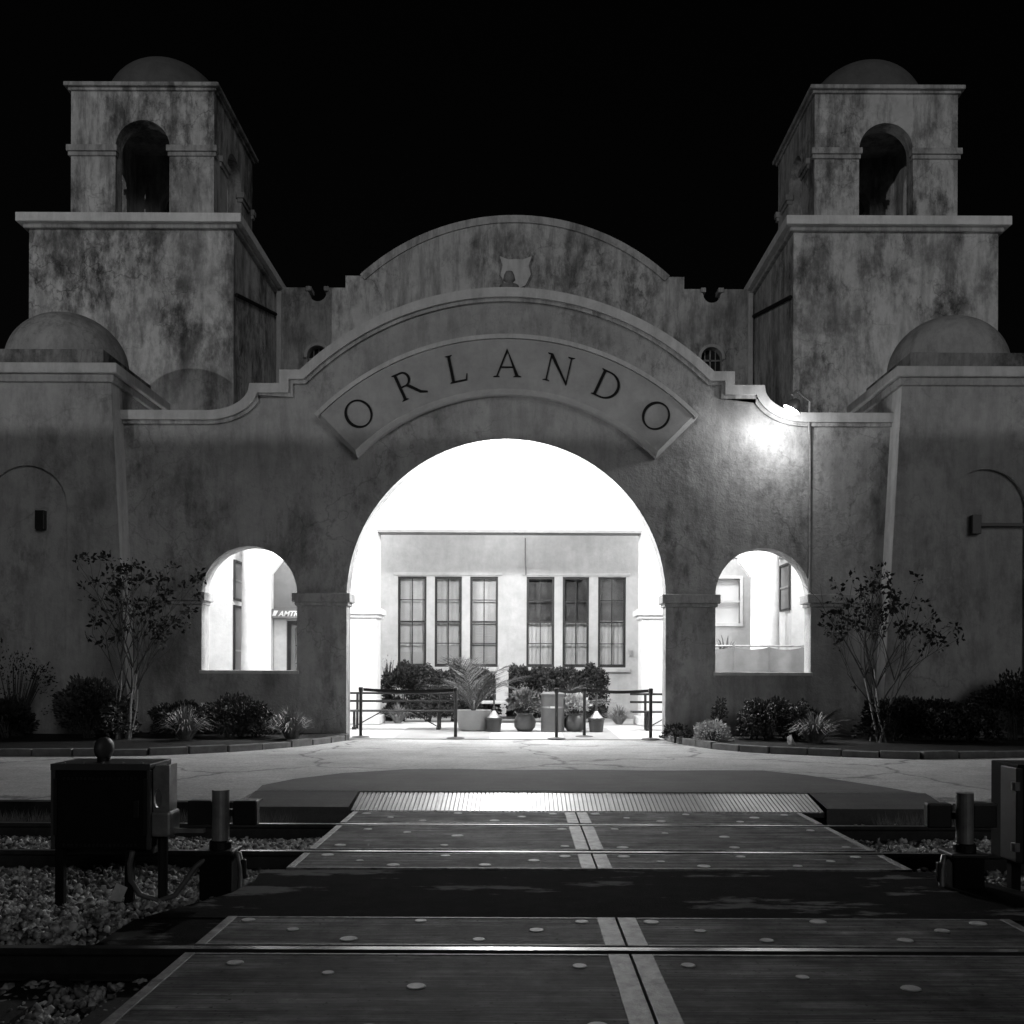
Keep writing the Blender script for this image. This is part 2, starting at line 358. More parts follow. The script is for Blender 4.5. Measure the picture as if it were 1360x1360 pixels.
# crossing panels
def panel(x0, x1, y0, y1, label, inner_left, discs):
    t = MB().box(x0 + .05, x1 - .05, y0 + .02, y1 - .02, -.18, -.004).build('crossing_panel', M['panel'], XING)
    e = MB(); a = .115
    if inner_left: l, r = a, .06
    else: l, r = .06, a
    e.box(x0, x0 + l, y0, y1, -.17, .001); e.box(x1 - r, x1, y0, y1, -.17, .001)
    e.box(x0 + l, x1 - r, y0, y0 + .028, -.17, .0); e.box(x0 + l, x1 - r, y1 - .028, y1, -.17, .0)
    e.build('edge_frame', M['border'], t, bev=.004)
    for (u, vv, rr) in discs:
        MB().lathe([(0, .0015), (rr * .9, .0015), (rr, -.003)], (x0 + u*(x1-x0), y0 + vv*(y1-y0), 0), 14).build('plug', M['disc'], t)
XING = thing('level_crossing', (.6, 8, 0), 'level crossing of concrete panels with pale plugs and a ribbed metal ramp edge', 'level crossing')
LXa, MXa, MXb, RXb = -1.82, .592, .606, 3.05
rows = [(4.14, 5.48, 'between the rails of the nearer track'), (5.645, 6.29, 'in the narrow strip beyond the nearer track'),
        (7.84, 8.475, 'in the narrow strip before the platform-side track'), (8.665, 9.975, 'between the rails of the platform-side track'), (10.165, 10.95, 'in the strip next to the ribbed ramp')]
for k, (y0, y1, where) in enumerate(rows):
    for side, (a, b) in enumerate(((LXa, MXa), (MXb, RXb))):
        r = .048
        if y1 - y0 > 1.2: ds = [(.12,.12,r),(.12,.85,r),(.5,.14,r*.9),(.53,.55,r*1.1),(.9,.15,r),(.9,.86,r),(.33,.72,r*.8)]
        else: ds = [(.08,.84,r),(.35,.2,r),(.2,.5,r*.8),(.5,.86,r),(.66,.22,r),(.78,.55,r),(.9,.84,r)]
        ds = [(u + random.uniform(-.025,.025), vv + random.uniform(-.03,.03), rr * random.uniform(.8, 1.15)) for u, vv, rr in ds]
        panel(a, b, y0, y1, '%s concrete crossing panel with pale plugs %s' % (('signal-cabinet-side', 'bare-post-side')[side], where), side == 1, ds)
# ribbed aluminium ramp plates
xs = [-1.86, -.93, .03, .99, 1.98, 3.32]
for i in range(5):
    a, b = xs[i] + .006, xs[i+1] - .006; ya, yb, za, zb = 11.0, 11.64, -.006, .112
    def slab(x0, x1, up, y0=ya, y1=yb): return [(x0,y0,za+up),(x1,y0,za+up),(x1,y1,zb+up),(x0,y1,zb+up)]
    t = MB().add(slab(a, b, 0) + slab(a, b, -.05), [(0,1,2,3),(4,7,6,5),(0,4,5,1),(1,5,6,2),(2,6,7,3),(3,7,4,0)]).build('ramp_plate', M['black'], XING)
    rb = MB(); n = int((b - a) / .047); st = (b - a) / n
    for j in range(n):
        u = a + j * st + .006; q = slab(u, u + st - .013, .012) + slab(u, u + st - .013, .001)
        rb.add(q, [(0,1,2,3),(4,7,6,5),(0,4,5,1),(1,5,6,2),(2,6,7,3),(3,7,4,0)])
    tag(rb.build('ribs', M['aluminium'], t), kind='stuff')
    if i: MB().add(slab(a - .012, a + .012, .016) + slab(a - .012, a + .012, .0), [(0,1,2,3),(4,7,6,5),(0,4,5,1),(1,5,6,2),(2,6,7,3),(3,7,4,0)]).build('joint_strip', M['steel'], t)

# ballast stones
def ico():
    bm = bmesh.new(); bmesh.ops.create_icosphere(bm, subdivisions=1, radius=1); v = np.array([x.co[:] for x in bm.verts]); f = np.array([[q.index for q in p.verts] for p in bm.faces]); bm.free(); return v, f
IV, IF = ico()
def rotmats(n):
    q = rng.normal(size=(n, 4)); q /= np.linalg.norm(q, axis=1)[:, None]; a, b, c, d = q.T
    return np.stack([1-2*(c*c+d*d), 2*(b*c-a*d), 2*(b*d+a*c), 2*(b*c+a*d), 1-2*(b*b+d*d), 2*(c*d-a*b), 2*(b*d-a*c), 2*(c*d+a*b), 1-2*(b*b+c*c)], 1).reshape(n, 3, 3)
def stones(P, size):
    n = len(P); sc = size[:, None] * rng.uniform(.35, 1.45, (n, 3)); jit = IV[None] * rng.uniform(.6, 1.3, (n, len(IV), 1))
    v = np.einsum('nij,nkj->nki', rotmats(n), jit * sc[:, None, :]) + P[:, None, :]
    f = IF[None] + (np.arange(n) * len(IV))[:, None, None]
    return v.reshape(-1, 3), f.reshape(-1, 3)
def scatter(x0, x1, y0, y1, z, dens, mound=.03):
    n = int((x1-x0) * (y1-y0) * dens); x = rng.uniform(x0, x1, n); y = rng.uniform(y0, y1, n)
    zz = z + mound * (np.sin(x * 2.3 + y) + np.sin(y * 3.1 - x * 1.7)) * .5 + rng.uniform(-.015, .02, n)
    return np.stack([x, y, zz], 1)
PS = []
for (x0, x1) in ((-7.5, -1.9), (3.15, 7.0)):
    PS += [scatter(x0, x1, 5.70, 8.45, -.145, 950), scatter(x0, x1, 8.70, 9.98, -.135, 900), scatter(x0, x1, 10.2, 10.85, -.15, 500), scatter(x0, x1, 3.6, 5.45, -.185, 800)]
PP = np.concatenate(PS)
keep = ~((PP[:,0] > -2.3) & (PP[:,0] < 3.85) & (PP[:,1] > 5.5) & (PP[:,1] < 7.9) & ((PP[:,0] > -2.02 - (7.8 - PP[:,1]) * .2) & (PP[:,0] < 3.4 + (7.8 - PP[:,1]) * .32)))
PP = PP[keep]; SZ = rng.uniform(.013, .031, len(PP))
bo = link('ballast', pydata('ballast', *stones(PP, SZ)), M['stone']); tag(bo, 'loose grey ballast stones lying between the rails', 'ballast', kind='stuff')
# ------------------------------------------------------------------ building: front portal (plane Y = 19.6)
FY = 19.6; SC = F / FY; XC = -.293
def fx(px): return XC + (px - 672.3) / SC
def fz(py): return CH + (HY - py) / SC
portal = thing('entrance_portal', (XC, FY, .18), 'stucco entrance portal with big central arch, side openings and curved parapet', 'building')
z0 = .15
def mirror(pts): return [(2 * XC - x, z) for x, z in pts][::-1]
half = [(XC - 7.60, fz(552)), (fx(276), fz(552))]
ax, az = fx(276), fz(552); rx_, rz_ = fx(335) - ax, fz(516) - az
half += [(ax + rx_ * math.sin(R(a)), az + rz_ * (1 - math.cos(R(a)))) for a in range(10, 91, 10)]
half += [(fx(375), fz(516)), (fx(375), fz(498)), (fx(400), fz(498))]
hc, sg = fx(672.3) - fx(400), (fz(388) - fz(498)); RR = (hc*hc + sg*sg) / (2*sg); cz = fz(388) - RR; al = math.degrees(math.asin(hc / RR))
top_arc = arc(XC, cz, RR, 90 + al, 90 - al, 44)
prof = half + top_arc[1:-1] + mirror(half)
outer = [(XC - 7.60, z0)] + prof + [(XC + 7.60, z0)]
mh = arch_hole(XC, 3.10, z0 - .0, fz(795), 48)
lh = arch_hole(XC - 4.99, .925, fz(893), fz(790), 32); rh = arch_hole(XC + 4.99, .925, fz(893), fz(790), 32)
# main arch reaches the ground: cut it into the outline
out2 = [(XC - 7.60, z0), (XC - 7.60, z0)] 
outline = [(XC - 7.60, z0)] + prof + [(XC + 7.60, z0), (XC + 3.10, z0)] + arc(XC, fz(795), 3.10, 0, 180, 48) + [(XC - 3.10, z0)]
fw = shape('wall', outline, [lh, rh], FY, FY + .45, M['front'], portal, bev=.025)
# copings
def seg(a, b): return prof[a:b]
band('coping', prof, -.13, .05, FY - .13, FY + .55, M['trim'], portal)
band('coping_fillet', offset_line(prof, -.13), -.07, .0, FY - .065, FY + .5, M['trimdark'], portal)
# imposts at the openings
def impost(x0, x1, zt):
    m = MB(); m.box(x0, x1, FY - .10, FY + .50, zt - .17, zt); m.box(x0 + .045, x1 - .045, FY - .055, FY + .47, zt - .24, zt - .17)
    m.build('impost', M['front'], portal, bev=.012)
impost(XC - 4.07 - .08, XC - 3.10 + .08, fz(789)); impost(XC + 3.10 - .08, XC + 4.07 + .08, fz(789))
impost(XC - 7.55, XC - 5.915 + .08, fz(788)); impost(XC + 5.915 - .08, XC + 7.55, fz(788))
for s in (-1, 1):                                       # opening sills
    MB().box(XC + s*4.99 - .97, XC + s*4.99 + .97, FY - .03, FY + .50, fz(893) - .05, fz(893) + .02).build('sill', M['trim'], portal, bev=.01)
# vestibule: roof, inner lintel wall with pillars, round columns
MB().box(XC - 7.2, XC + 7.2, FY + .45, 27.97, 6.32, 6.46).build('vestibule_ceiling', M['white'], portal)
LY = 24.9
lint = [(XC - 6.45, 6.32), (XC - 6.45, 4.15), (XC - 5.0, 4.15)] + [(XC - 3.95, 4.15), (XC - 3.85, 4.15)]
shape('lintel', [(-6.86, 6.318), (-6.86, 4.32), (-4.25, 4.32), (-4.25, 4.93), (3.6, 4.93), (3.6, 4.32), (6.41, 4.32), (6.41, 6.318)], [], LY - .22, LY + .22, M['white'], portal)
MB().box(-4.2, 3.55, LY - .26, LY + .26, 4.90, 4.97).build('lintel_trim', M['grey_panel'], portal)
for xa, xb in ((-4.45, -3.52), (2.93, 3.86)):
    pm = MB(); pm.box(xa, xb, LY - .4, LY + .4, .2, 4.052 if False else 4.92); pm.build('pillar', M['white'], portal, bev=.02)
    cp = MB(); cp.box(xa - .12, xb + .12, LY - .52, LY + .52, 2.88, 3.03); cp.box(xa - .06, xb + .06, LY - .46, LY + .46, 2.80, 2.88); cp.build('pillar_impost', M['white'], portal, bev=.015)
    MB().box(xa - .10, xb + .10, LY - .5, LY + .5, .2, .42).build('pillar_base', M['white'], portal, bev=.03)
for cx in (-6.27, 5.76):
    MB().lathe([(.40,.2),(.40,.4),(.345,.44),(.335,2.5),(.325,4.0),(.325,6.315)], (cx, 23.85, 0), 32).build('column', M['white'], portal, smooth=True)
    s = 1 if cx < 0 else -1
    MB().prism([(cx + s*.30, 4.75), (cx + s*.62, 4.75), (cx + s*.62, 4.12), (cx + s*.34, 3.75)][::s], 23.8, 24.0).build('bracket', M['white'], portal)
# finial stub on the parapet crown
fin = MB().lathe([(0,.42),(.07,.42),(.10,.36),(.12,.26),(.07,.22),(.07,.18),(.19,.14),(.19,.06),(.24,.05),(.24,-.05)], (XC + .03, FY + .2, fz(388) + .05), 18)
fin.build('finial', M['dirty'], portal, smooth=True)
# ------------------------------------------------------------------ curved sign
def tablet():
    CZ = fz(803); r0, r1 = 276 / SC, 351 / SC; a0, a1 = 135.5, 44.5; ns = 48; v = []; f = []
    ins = .075; da = math.degrees(ins / r1); D = .30
    def ring(ra, rb, aa, ab, y):
        o = []
        for i in range(ns + 1): a = R(aa + (ab-aa)*i/ns); o.append((XC + rb*math.cos(a), y, CZ + rb*math.sin(a)))
        for i in range(ns, -1, -1): a = R(aa + (ab-aa)*i/ns); o.append((XC + ra*math.cos(a), y, CZ + ra*math.sin(a)))
        return o
    A = ring(r0, r1, a0, a1, FY + .01); B = ring(r0, r1, a0, a1, FY - D * .55); Cc = ring(r0 + ins, r1 - ins, a0 - da, a1 + da, FY - D)
    n = len(A); v = A + B + Cc
    for k in (0, n):
        for i in range(n): j = (i+1) % n; f.append((k+i, k+j, k+n+j, k+n+i))
    for i in range(ns): f.append((2*n+i, 2*n+i+1, 2*n+n-2-i, 2*n+n-1-i))
    return MB().add(v, f), CZ, FY - D
tb, TCZ, TY = tablet()
signt = thing('arched_sign', (XC, FY, TCZ), 'curved stucco name tablet reading ORLANDO over the main arch', 'sign')
tb.build('tablet', M['sign'], signt)
ro = arc(XC, TCZ, 351 / SC + .02, 135.5, 44.5, 60); shape('lit_rim', ro + arc(XC, TCZ, 351 / SC - .06, 44.5, 135.5, 60), [], FY - .33, FY - .02, M['trim'], signt, bev=.02)  # added rim; light on the tablet's upper edge put into its paler colour
def poly(*p): return list(p)
def letter_polys(c):                                    # roman capitals, cap height 1, centred on x = 0; (outer, holes) strokes
    T, t = .105, .045                                    # thick and thin strokes
    def serif(x, z, w_=.13): return ([(x-w_, z), (x+w_, z), (x+w_*.55, z + (.035 if z < .5 else -.035)), (x-w_*.55, z + (.035 if z < .5 else -.035))], [])
    if c == 'O': return [(arc(0, .5, .50, 0, 357, 47, .52), [[(x + .012, z) for x, z in arc(0, .5, .405, 0, 357, 47, .475)]])]
    if c == 'L': return [([(-.27,0),(-.27+T,0),(-.27+T,1),(-.27,1)], []), ([(-.27+T,0),(.27,0),(.33,.24),(.30,.24),(.24,.05),(-.27+T,.05)], []), serif(-.22,1), serif(-.25,0,.1)]
    if c == 'A': return [([(-.40,0),(-.40+t,0),(.03,.93),(0,1.03)], []), ([(0,1.03),(.025,.92),(.32,0),(.42+.02,0)], []), ([(-.235,.33),(.235,.33),(.22,.375),(-.215,.375)], []), serif(-.38,0,.12), serif(.38,0,.15)]
    if c == 'N': return [([(-.38,0),(-.38+t,0),(-.38+t,1),(-.38,1)], []), ([(-.44,1),(-.31,1),(.40,.04),(.385,-.03)], []), ([(.36,0),(.36+t,0),(.36+t,1),(.36,1)], []), serif(-.36,0,.13), serif(.38,1,.13), serif(-.40,1,.09)]
    if c == 'D':
        return [([(-.38,0),(-.38+T,0),(-.38+T,1),(-.38,1)], []), ([(-.30,0)] + arc(-.12,.5,.55,-90,90,24,.5) + [(-.30,1),(-.30,.955)] + arc(-.12,.5,.45,90,-90,24,.455) + [(-.30,.045)], []), serif(-.36,1,.1), serif(-.36,0,.1)]
    if c == 'R':
        return [([(-.32,0),(-.32+T,0),(-.32+T,1),(-.32,1)], []), ([(-.24,.46)] + arc(-.06,.73,.27,-90,90,18) + [(-.24,1),(-.24,.955)] + arc(-.06,.73,.18,90,-90,18,.225) + [(-.24,.505)], []),
                ([(-.05,.47),(.08,.47),(.40,.09),(.60,-.02),(.58,-.06),(.32,.04)], []), serif(-.27,0), serif(-.30,1,.09)]
RB, CAP = 296 / SC, 36 / SC
for ch, ang in zip('ORLANDO', (-38.1, -24.6, -12.0, 0.0, 12.4, 24.9, 38.4)):
    allv = []; bmx = bmesh.new()
    for k, (o_, h_) in enumerate(letter_polys(ch)):
        me = shape_mesh('letter', [(x*CAP, z*CAP) for x, z in o_], [[(x*CAP, z*CAP) for x, z in q] for q in h_], -.032 - .0015*k, .01); bmx.from_mesh(me); bpy.data.meshes.remove(me)
    me = bpy.data.meshes.new('letter'); bmx.to_mesh(me); bmx.free()
    a = R(ang)
    me.transform(Matrix.Translation((XC + RB*math.sin(a), TY, TCZ + RB*math.cos(a))) @ Matrix.Rotation(a, 4, 'Y'))
    link('letter', me, M['letter'], signt)

# ------------------------------------------------------------------ flank piers (front plane 19.1)
PYF, PYB = 19.1, 21.8
for s, nm in ((-1, 'flank pier with domed cap and arched niche beside the flexible conduit side of the crossing'), (1, 'flank pier with domed cap, its niche holding a bracket with a long bar')):
    cx = XC + s * 8.92
    nm = ('battered stucco pier with domed cap, its niche holding only a small wall box', 'battered stucco pier with domed cap, its niche holding a long bracket bar')[s > 0]
    t = thing('flank_pier', (cx, PYF, .18), nm, 'pier')
    zt = 6.95
    tr = [(cx - 1.80, .1), (cx + 1.80, .1), (cx + 1.43, zt), (cx - 1.43, zt)]
    nx = XC + s * 9.08
    nh = [(nx - .76, .1), (nx + .76, .1)] + arc(nx, 4.62, .76, 0, 180, 28)
    shape('front_face', [(cx - 1.80, .1), (nx - .76, .1)] + arc(nx, 4.62, .76, 180, 0, 28) + [(nx + .76, .1), (cx + 1.80, .1), (cx + 1.43, zt), (cx - 1.43, zt)], [], PYF, PYF + .07, M['pier'], t, bev=.03)
    MB().prism(tr, PYF + .07, PYB).build('body', M['pier'], t)
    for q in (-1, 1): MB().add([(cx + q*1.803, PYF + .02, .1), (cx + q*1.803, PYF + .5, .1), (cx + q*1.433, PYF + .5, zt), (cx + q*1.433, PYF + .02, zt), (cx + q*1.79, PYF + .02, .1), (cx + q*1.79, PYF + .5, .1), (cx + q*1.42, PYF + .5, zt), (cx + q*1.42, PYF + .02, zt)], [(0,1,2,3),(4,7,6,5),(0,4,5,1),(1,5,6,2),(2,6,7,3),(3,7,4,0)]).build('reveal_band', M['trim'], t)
    cm = MB(); cm.box(cx - 1.58, cx + 1.58, PYF - .13, PYB + .13, 7.10, 7.30); cm.build('cornice', M['trim'], t, bev=.03)
    MB().box(cx - 1.50, cx + 1.50, PYF - .06, PYB + .06, 6.95, 7.098).build('cornice_bed', M['pier'], t, bev=.02)
    MB().box(cx - 1.24, cx + 1.24, PYF + .1, PYF + .1 + 2.48, 7.30, 7.62).build('plinth', M['dirty'], t, bev=.02)
    MB().lathe([(1.17 * math.cos(R(a)), 1.08 * math.sin(R(a))) for a in range(0, 91, 6)], (cx, PYF + 1.36, 7.62), 48).build('dome', M['pier'], t, smooth=True)
    X, Z = W(58, 692, PYF + .12) if s < 0 else W(1292, 698, PYF + .12)
    bx = MB().box(X - .085, X + .085, PYF - .06, PYF + .068, Z - .18, Z + .18)
    bo = bx.build('wall_box' if s < 0 else 'bracket_plate', M['black'], t, bev=.006)
    if s > 0: MB().box(X + .085, X + 2.0, PYF - .05, PYF + .0, Z - .03, Z + .03).build('bracket_bar', M['black'], t)

# ------------------------------------------------------------------ twin towers
XT = -.215
def tower(s, label):
    cx = XT + s * 9.095; TF, TB = 24.0, 28.88; h = 2.44
    t = thing('bell_tower', (cx, TF, .18), label, 'tower')
    MB().box(cx - h, cx + h, TF, TB, 6.3, 11.98).build('wall', M['tower'], t, bev=.02)
    MB().box(cx - h, cx + h, TF, TB, .1, 6.298).build('lower_wall', M['white'], t)
    MB().box(cx - h - .10, cx + h + .10, TF - .10, TB + .10, 11.98, 12.09).build('cornice_bed', M['trimdark'], t, bev=.03)
    MB().box(cx - h - .22, cx + h + .22, TF - .22, TB + .22, 12.09, 12.30).build('cornice', M['trimlight'], t, bev=.015)
    MB().box(cx - h + .12, cx + h - .12, TF + .05, TB - .12, 12.30, 12.40).build('cornice_step', M['trimlight'], t, bev=.015)
    # belfry: four arched walls butted at the corners
    b = 1.75; by0 = 24.68; by1 = by0 + 3.5; th = .42; zb, zc = 12.40, 15.66; cyy = (by0 + by1) / 2
    def wall2(w_, y0, y1): return shape_mesh('belfry_wall', [(-w_, zb), (-.66, zb)] + arc(0, 14.30, .66, 180, 0, 24) + [(.66, zb), (w_, zb), (w_, zc), (-w_, zc)], [], y0, y1)
    for rot, w_ in ((0, b), (180, b), (90, b - th), (270, b - th)):
        me = wall2(w_, -b, -b + th); me.transform(Matrix.Translation((cx, cyy, 0)) @ Matrix.Rotation(R(rot), 4, 'Z')); o = link('belfry_wall', me, M['belfry'], t); bevel(o, .02)
        d = .09
        for sg in (-1, 1):
            im = MB()
            xa, xb = (.60, w_ + (d if rot in (0, 180) else 0)) 
            if sg < 0: xa, xb = -xb, -xa
            im.box(xa, xb, -b - d, -b + .12, 14.17, 14.32); im.box(xa + .03, xb - .03, -b - d * .5, -b + .1, 14.07, 14.17)
            me = im.mesh('impost'); me.transform(Matrix.Translation((cx, cyy, 0)) @ Matrix.Rotation(R(rot), 4, 'Z')); o = link('impost', me, M['trimdark'], t); bevel(o, .012)
    MB().box(cx - b - .06, cx + b + .06, by0 - .06, by1 + .06, 15.66, 15.73).build('belfry_cornice_bed', M['belfry'], t, bev=.015)
    MB().box(cx - b - .14, cx + b + .14, by0 - .14, by1 + .14, 15.73, 15.83).build('belfry_cornice', M['trimdark'], t, bev=.02)
    MB().lathe([(1.55 * math.cos(R(a)), 1.48 * math.sin(R(a))) for a in range(0, 91, 5)], (cx, cyy, 15.83), 48).build('dome', M['tile'], t, smooth=True)
    ix = cx - s * h
    m = MB(); d = -s * .05
    m.tube([(ix + d, 24.05, 10.46), (ix + d, 27.9, 11.35)], .05, 6); m.build('flashing', M['blackmatte'], t)
    # narrow windows in the face towards the vestibule
    for (y0, y1, z0_, z1_) in ((24.10, 24.95, 3.24, 4.10), (24.10, 24.95, .95, 3.02)) if s < 0 else ((24.15, 25.0, 3.06, 4.10),):
        fr = MB(); e = .05
        for bxx in ((y0, y1, z0_ - e, z0_), (y0, y1, z1_, z1_ + e), (y0 - e, y0, z0_ - e, z1_ + e), (y1, y1 + e, z0_ - e, z1_ + e)):
            a, bb = sorted((ix + s*.01, ix - s * .05)); fr.box(a, bb, bxx[0], bxx[1], bxx[2], bxx[3])
        f_ = fr.build('window', M['frame'], t)
        a, bb = sorted((ix + s*.02, ix - s * .012)); MB().box(a, bb, y0, y1, z0_, z1_).build('pane', M['grey_panel'], f_)
        a, bb = sorted((ix + s*.01, ix - s * .035)); MB().box(a, bb, y0, y1, (z0_+z1_)/2 - .02, (z0_+z1_)/2 + .02).build('sash_bar', M['steel'], f_)
    return t
tower(-1, 'square stucco bell tower on the door-sign side, with arched belfry and dark dome')
tower(1, 'square stucco bell tower behind the lit floodlight, with arched belfry and dark dome')

# ------------------------------------------------------------------ main block behind the portal (plane Y = 28)
GY = 28.0; GS = F / GY
def gx(px): return (px - HX) / GS
def gz(py): return CH + (HY - py) / GS
main = thing('station_block', (XT, GY, .18), 'station block with scalloped gable and tall windows behind the arch', 'building')
gh = 4.27; gz1, gzf, gzc = gz(367), gz(383), gz(288)
sgg = gzc - gz1; GR = (gh*gh + sgg*sgg) / (2*sgg); gal = math.degrees(math.asin(gh / GR))
lipw = .06
halfg = [(XT - 7.0, gzf), (XT - 5.76, gzf), (XT - 5.76, gzf - .1)] + arc(XT - 5.47, gzf - .14, .24, 180, 360, 12) + [(XT - 5.18, gzf - .1), (XT - 5.18, gzf), (XT - 4.70, gzf), (XT - 4.70, gz1), (XT - gh, gz1)]
gprof = halfg + arc(XT, gzc - GR, GR, 90 + gal, 90 - gal, 40)[1:-1] + [(2*XT - x, z) for x, z in halfg][::-1]
wins = [(528, 566), (577, 613), (624, 661), (699, 736), (747, 782), (794, 831)]
wins = [(gx(a), gx(b)) for a, b in wins]; wz0, wz1 = gz(886), gz(766)
holes = [[(a, wz0), (b, wz0), (b, wz1), (a, wz1)] for a, b in wins]
dx0, dx1, dz1 = -6.50, -5.30, 2.88
holes.append([(5.30, 2.86), (6.06, 2.86), (6.06, 4.10), (5.30, 4.10)])
for s in (-1, 1): holes.append(arch_hole(XT + s * 5.46, .29, 9.75, 10.22, 16))
gout = [(XT - 7.0, .1)] + gprof + [(XT + 7.0, .1), (dx1, .1), (dx1, dz1), (dx0, dz1), (dx0, .1)]
gout = [(XT - 7.0, .1)] + gprof + [(XT + 7.0, .1), (dx1, .1), (dx1, dz1), (dx0, dz1), (dx0, .1)]
mw = shape_mesh('wall', gout, holes, GY, GY + .35); mw.materials.append(M['gable']); mw.materials.append(M['inner'])
bmm = bmesh.new(); bmm.from_mesh(mw); bmesh.ops.bisect_plane(bmm, geom=bmm.verts[:] + bmm.edges[:] + bmm.faces[:], plane_co=(0, 0, 6.4), plane_no=(0, 0, 1)); bmm.to_mesh(mw); bmm.free()
for p in mw.polygons: p.material_index = 1 if p.center.z < 6.4 else 0
link('wall', mw, None, main)
band('coping', gprof[len(halfg)-1:-(len(halfg)-1)], -.17, .03, GY - .05, GY + .4, M['trimdark'], main)
for s in (-1, 1):
    for xa, xb, z in ((5.16, 5.30, gzf), (5.64, 5.80, gzf)):
        MB().box(*sorted((XT + s*xa, XT + s*xb)), GY - .05, GY + .4, z - .10, z + .03).build('notch_lip', M['trimdark'], main, bev=.02)
    cxw = XT + s * 5.46
    shape('window_hood', [(cxw - .37, 10.18)] + arc(cxw, 10.22, .37, 180, 0, 16) + [(cxw + .37, 10.18), (cxw + .29, 10.18)] + arc(cxw, 10.22, .29, 0, 180, 16) + [(cxw - .29, 10.18)], [], GY - .08, GY + .06, M['trim'], main)
    g = MB(); g.box(cxw - .3, cxw + .3, GY + .24, GY + .28, 9.75, 10.55); lv = g.build('louvre_back', M['dark'], main)
    lm = MB(); lm.box(cxw - .02, cxw + .02, GY + .16, GY + .2, 9.75, 10.5); lm.box(cxw - .28, cxw + .28, GY + .16, GY + .2, 10.18, 10.22)
    lm.box(cxw - .16, cxw - .135, GY + .165, GY + .195, 9.75, 10.46); lm.box(cxw + .135, cxw + .16, GY + .165, GY + .195, 9.75, 10.46); lm.build('louvre_bars', M['steel'], lv)
    MB().box(*sorted((XT + s*6.46, XT + s*6.60)), GY - .12, GY - .004, 8.8, 12.0).build('downpipe', M['trim'], main, bev=.03)
# shield relief
sx, szc = XT + .02, gz(343)
w2 = .44; hh = .92
shd = [(sx - w2, szc), (sx - w2*.45, szc - .09), (sx, szc + .02 - .10), (sx + w2*.45, szc - .09), (sx + w2, szc), (sx + w2*.82, szc - .25), (sx + w2*.95, szc - .5), (sx + w2*.62, szc - .8), (sx, szc - hh), (sx - w2*.62, szc - .8), (sx - w2*.95, szc - .5), (sx - w2*.82, szc - .25)]
shape('shield', shd, [], GY - .14, GY + .02, M['trim'], main, bev=.04)
# rear walls, roof, rooms
MB().box(XT - 6.9, XT + 6.9, 33.0, 33.3, .1, 9.5).build('rear_wall', M['gable'], main)
MB().box(XT - 6.9, XT + 6.9, GY + .36, 33.0, 9.2, 9.45).build('roof_deck', M['roof'], main)
for s in (-1, 1): MB().box(*sorted((XT + s*6.6, XT + s*6.9)), GY + .36, 33.0, .1, 9.19).build('side_wall', M['gable'], main)
MB().box(XT - 6.55, XT + 6.55, GY + 1.3, GY + 1.4, .2, 9.1).build('room_back', M['dark'], main)
# tall windows
def tall_window(x0, x1, z0_, z1_, curtain, idx):
    fr = MB(); e = .062; y0, y1 = GY + .06, GY + .14
    fr.box(x0, x0 + e, y0, y1, z0_, z1_); fr.box(x1 - e, x1, y0, y1, z0_, z1_); fr.box(x0 + e, x1 - e, y0, y1, z0_, z0_ + .085); fr.box(x0 + e, x1 - e, y0, y1, z1_ - e, z1_)
    zm = (z0_ + z1_) / 2; fr.box(x0 + e, x1 - e, y0 - .005, y1, zm - .025, zm + .025)
    o = fr.build('window', M['frame'], main)
    xm = (x0 + x1) / 2; mu = MB()
    for (a, b) in ((z0_ + .085, zm - .025), (zm + .025, z1_ - e)):
        mu.box(xm - .012, xm + .012, y0 + .015, y1 - .01, a, b)
        mid = (a + b) / 2; mu.box(x0 + e, xm - .012, y0 + .016, y1 - .012, mid - .011, mid + .011); mu.box(xm + .012, x1 - e, y0 + .016, y1 - .012, mid - .011, mid + .011)
        for (p, q) in ((x0 + e, xm - .012), (xm + .012, x1 - e)):
            for (u, w_) in ((a, mid - .011), (mid + .011, b)):
                MB().box(p, q, y0 + .034, y0 + .04, u, w_).build('pane', M['glass'], o)
    mu.build('muntins', M['frame'], o)
    # pleated curtain hanging inside
    amp, frq = ((.25, .5), (.5, .8), (.15, .4), (1.0, 1.15), (.7, .7), (1.1, .95))[idx]; n = 40; v = []; f = []
    for i in range(n + 1):
        x = x0 + .01 + (x1 - x0 - .02) * i / n; y = GY + .29 + amp * (.03 * math.sin(i * frq + x0 * 7) + .012 * math.sin(i * 2.7 + x0))
        v += [(x, y, z0_ - .02), (x, y, curtain)]
    f = [(2*i, 2*i+2, 2*i+3, 2*i+1) for i in range(n)]
    me = bpy.data.meshes.new('curtain'); me.from_pydata(v, [], f); me.update(); link('curtain', me, M['cloth'], o, smooth=True)
    if idx < 2: MB().box(x0 + .02, x1 - .02, GY + .215, GY + .222, z0_, z0_ + (.42, .60)[idx]).build('reflection_card', M['blind'], o)  # white card stands in for the bright reflection in the lower panes
    if idx == 2:
        bl = MB()
        for q in range(26): bl.add([(x0 + .02, GY + .20, z0_ + .05 + q*.045), (x1 - .02, GY + .20, z0_ + .05 + q*.045), (x1 - .02, GY + .225, z0_ + .085 + q*.045), (x0 + .02, GY + .225, z0_ + .085 + q*.045)], [(0,1,2,3)])
        tag(bl.build('blind_slats', M['blind'], o), kind='stuff')
    if curtain < z1_: MB().box(x0 + .01, x1 - .01, GY + .333, GY + .343, curtain - .1, z1_ + .02).build('shade', M['shade'], o)
for i, (a, b) in enumerate(wins): tall_window(a, b, wz0, wz1, wz1 + .02 if i < 3 else (wz0 + wz1) / 2 + (.03, .0, .05)[i % 3], i)
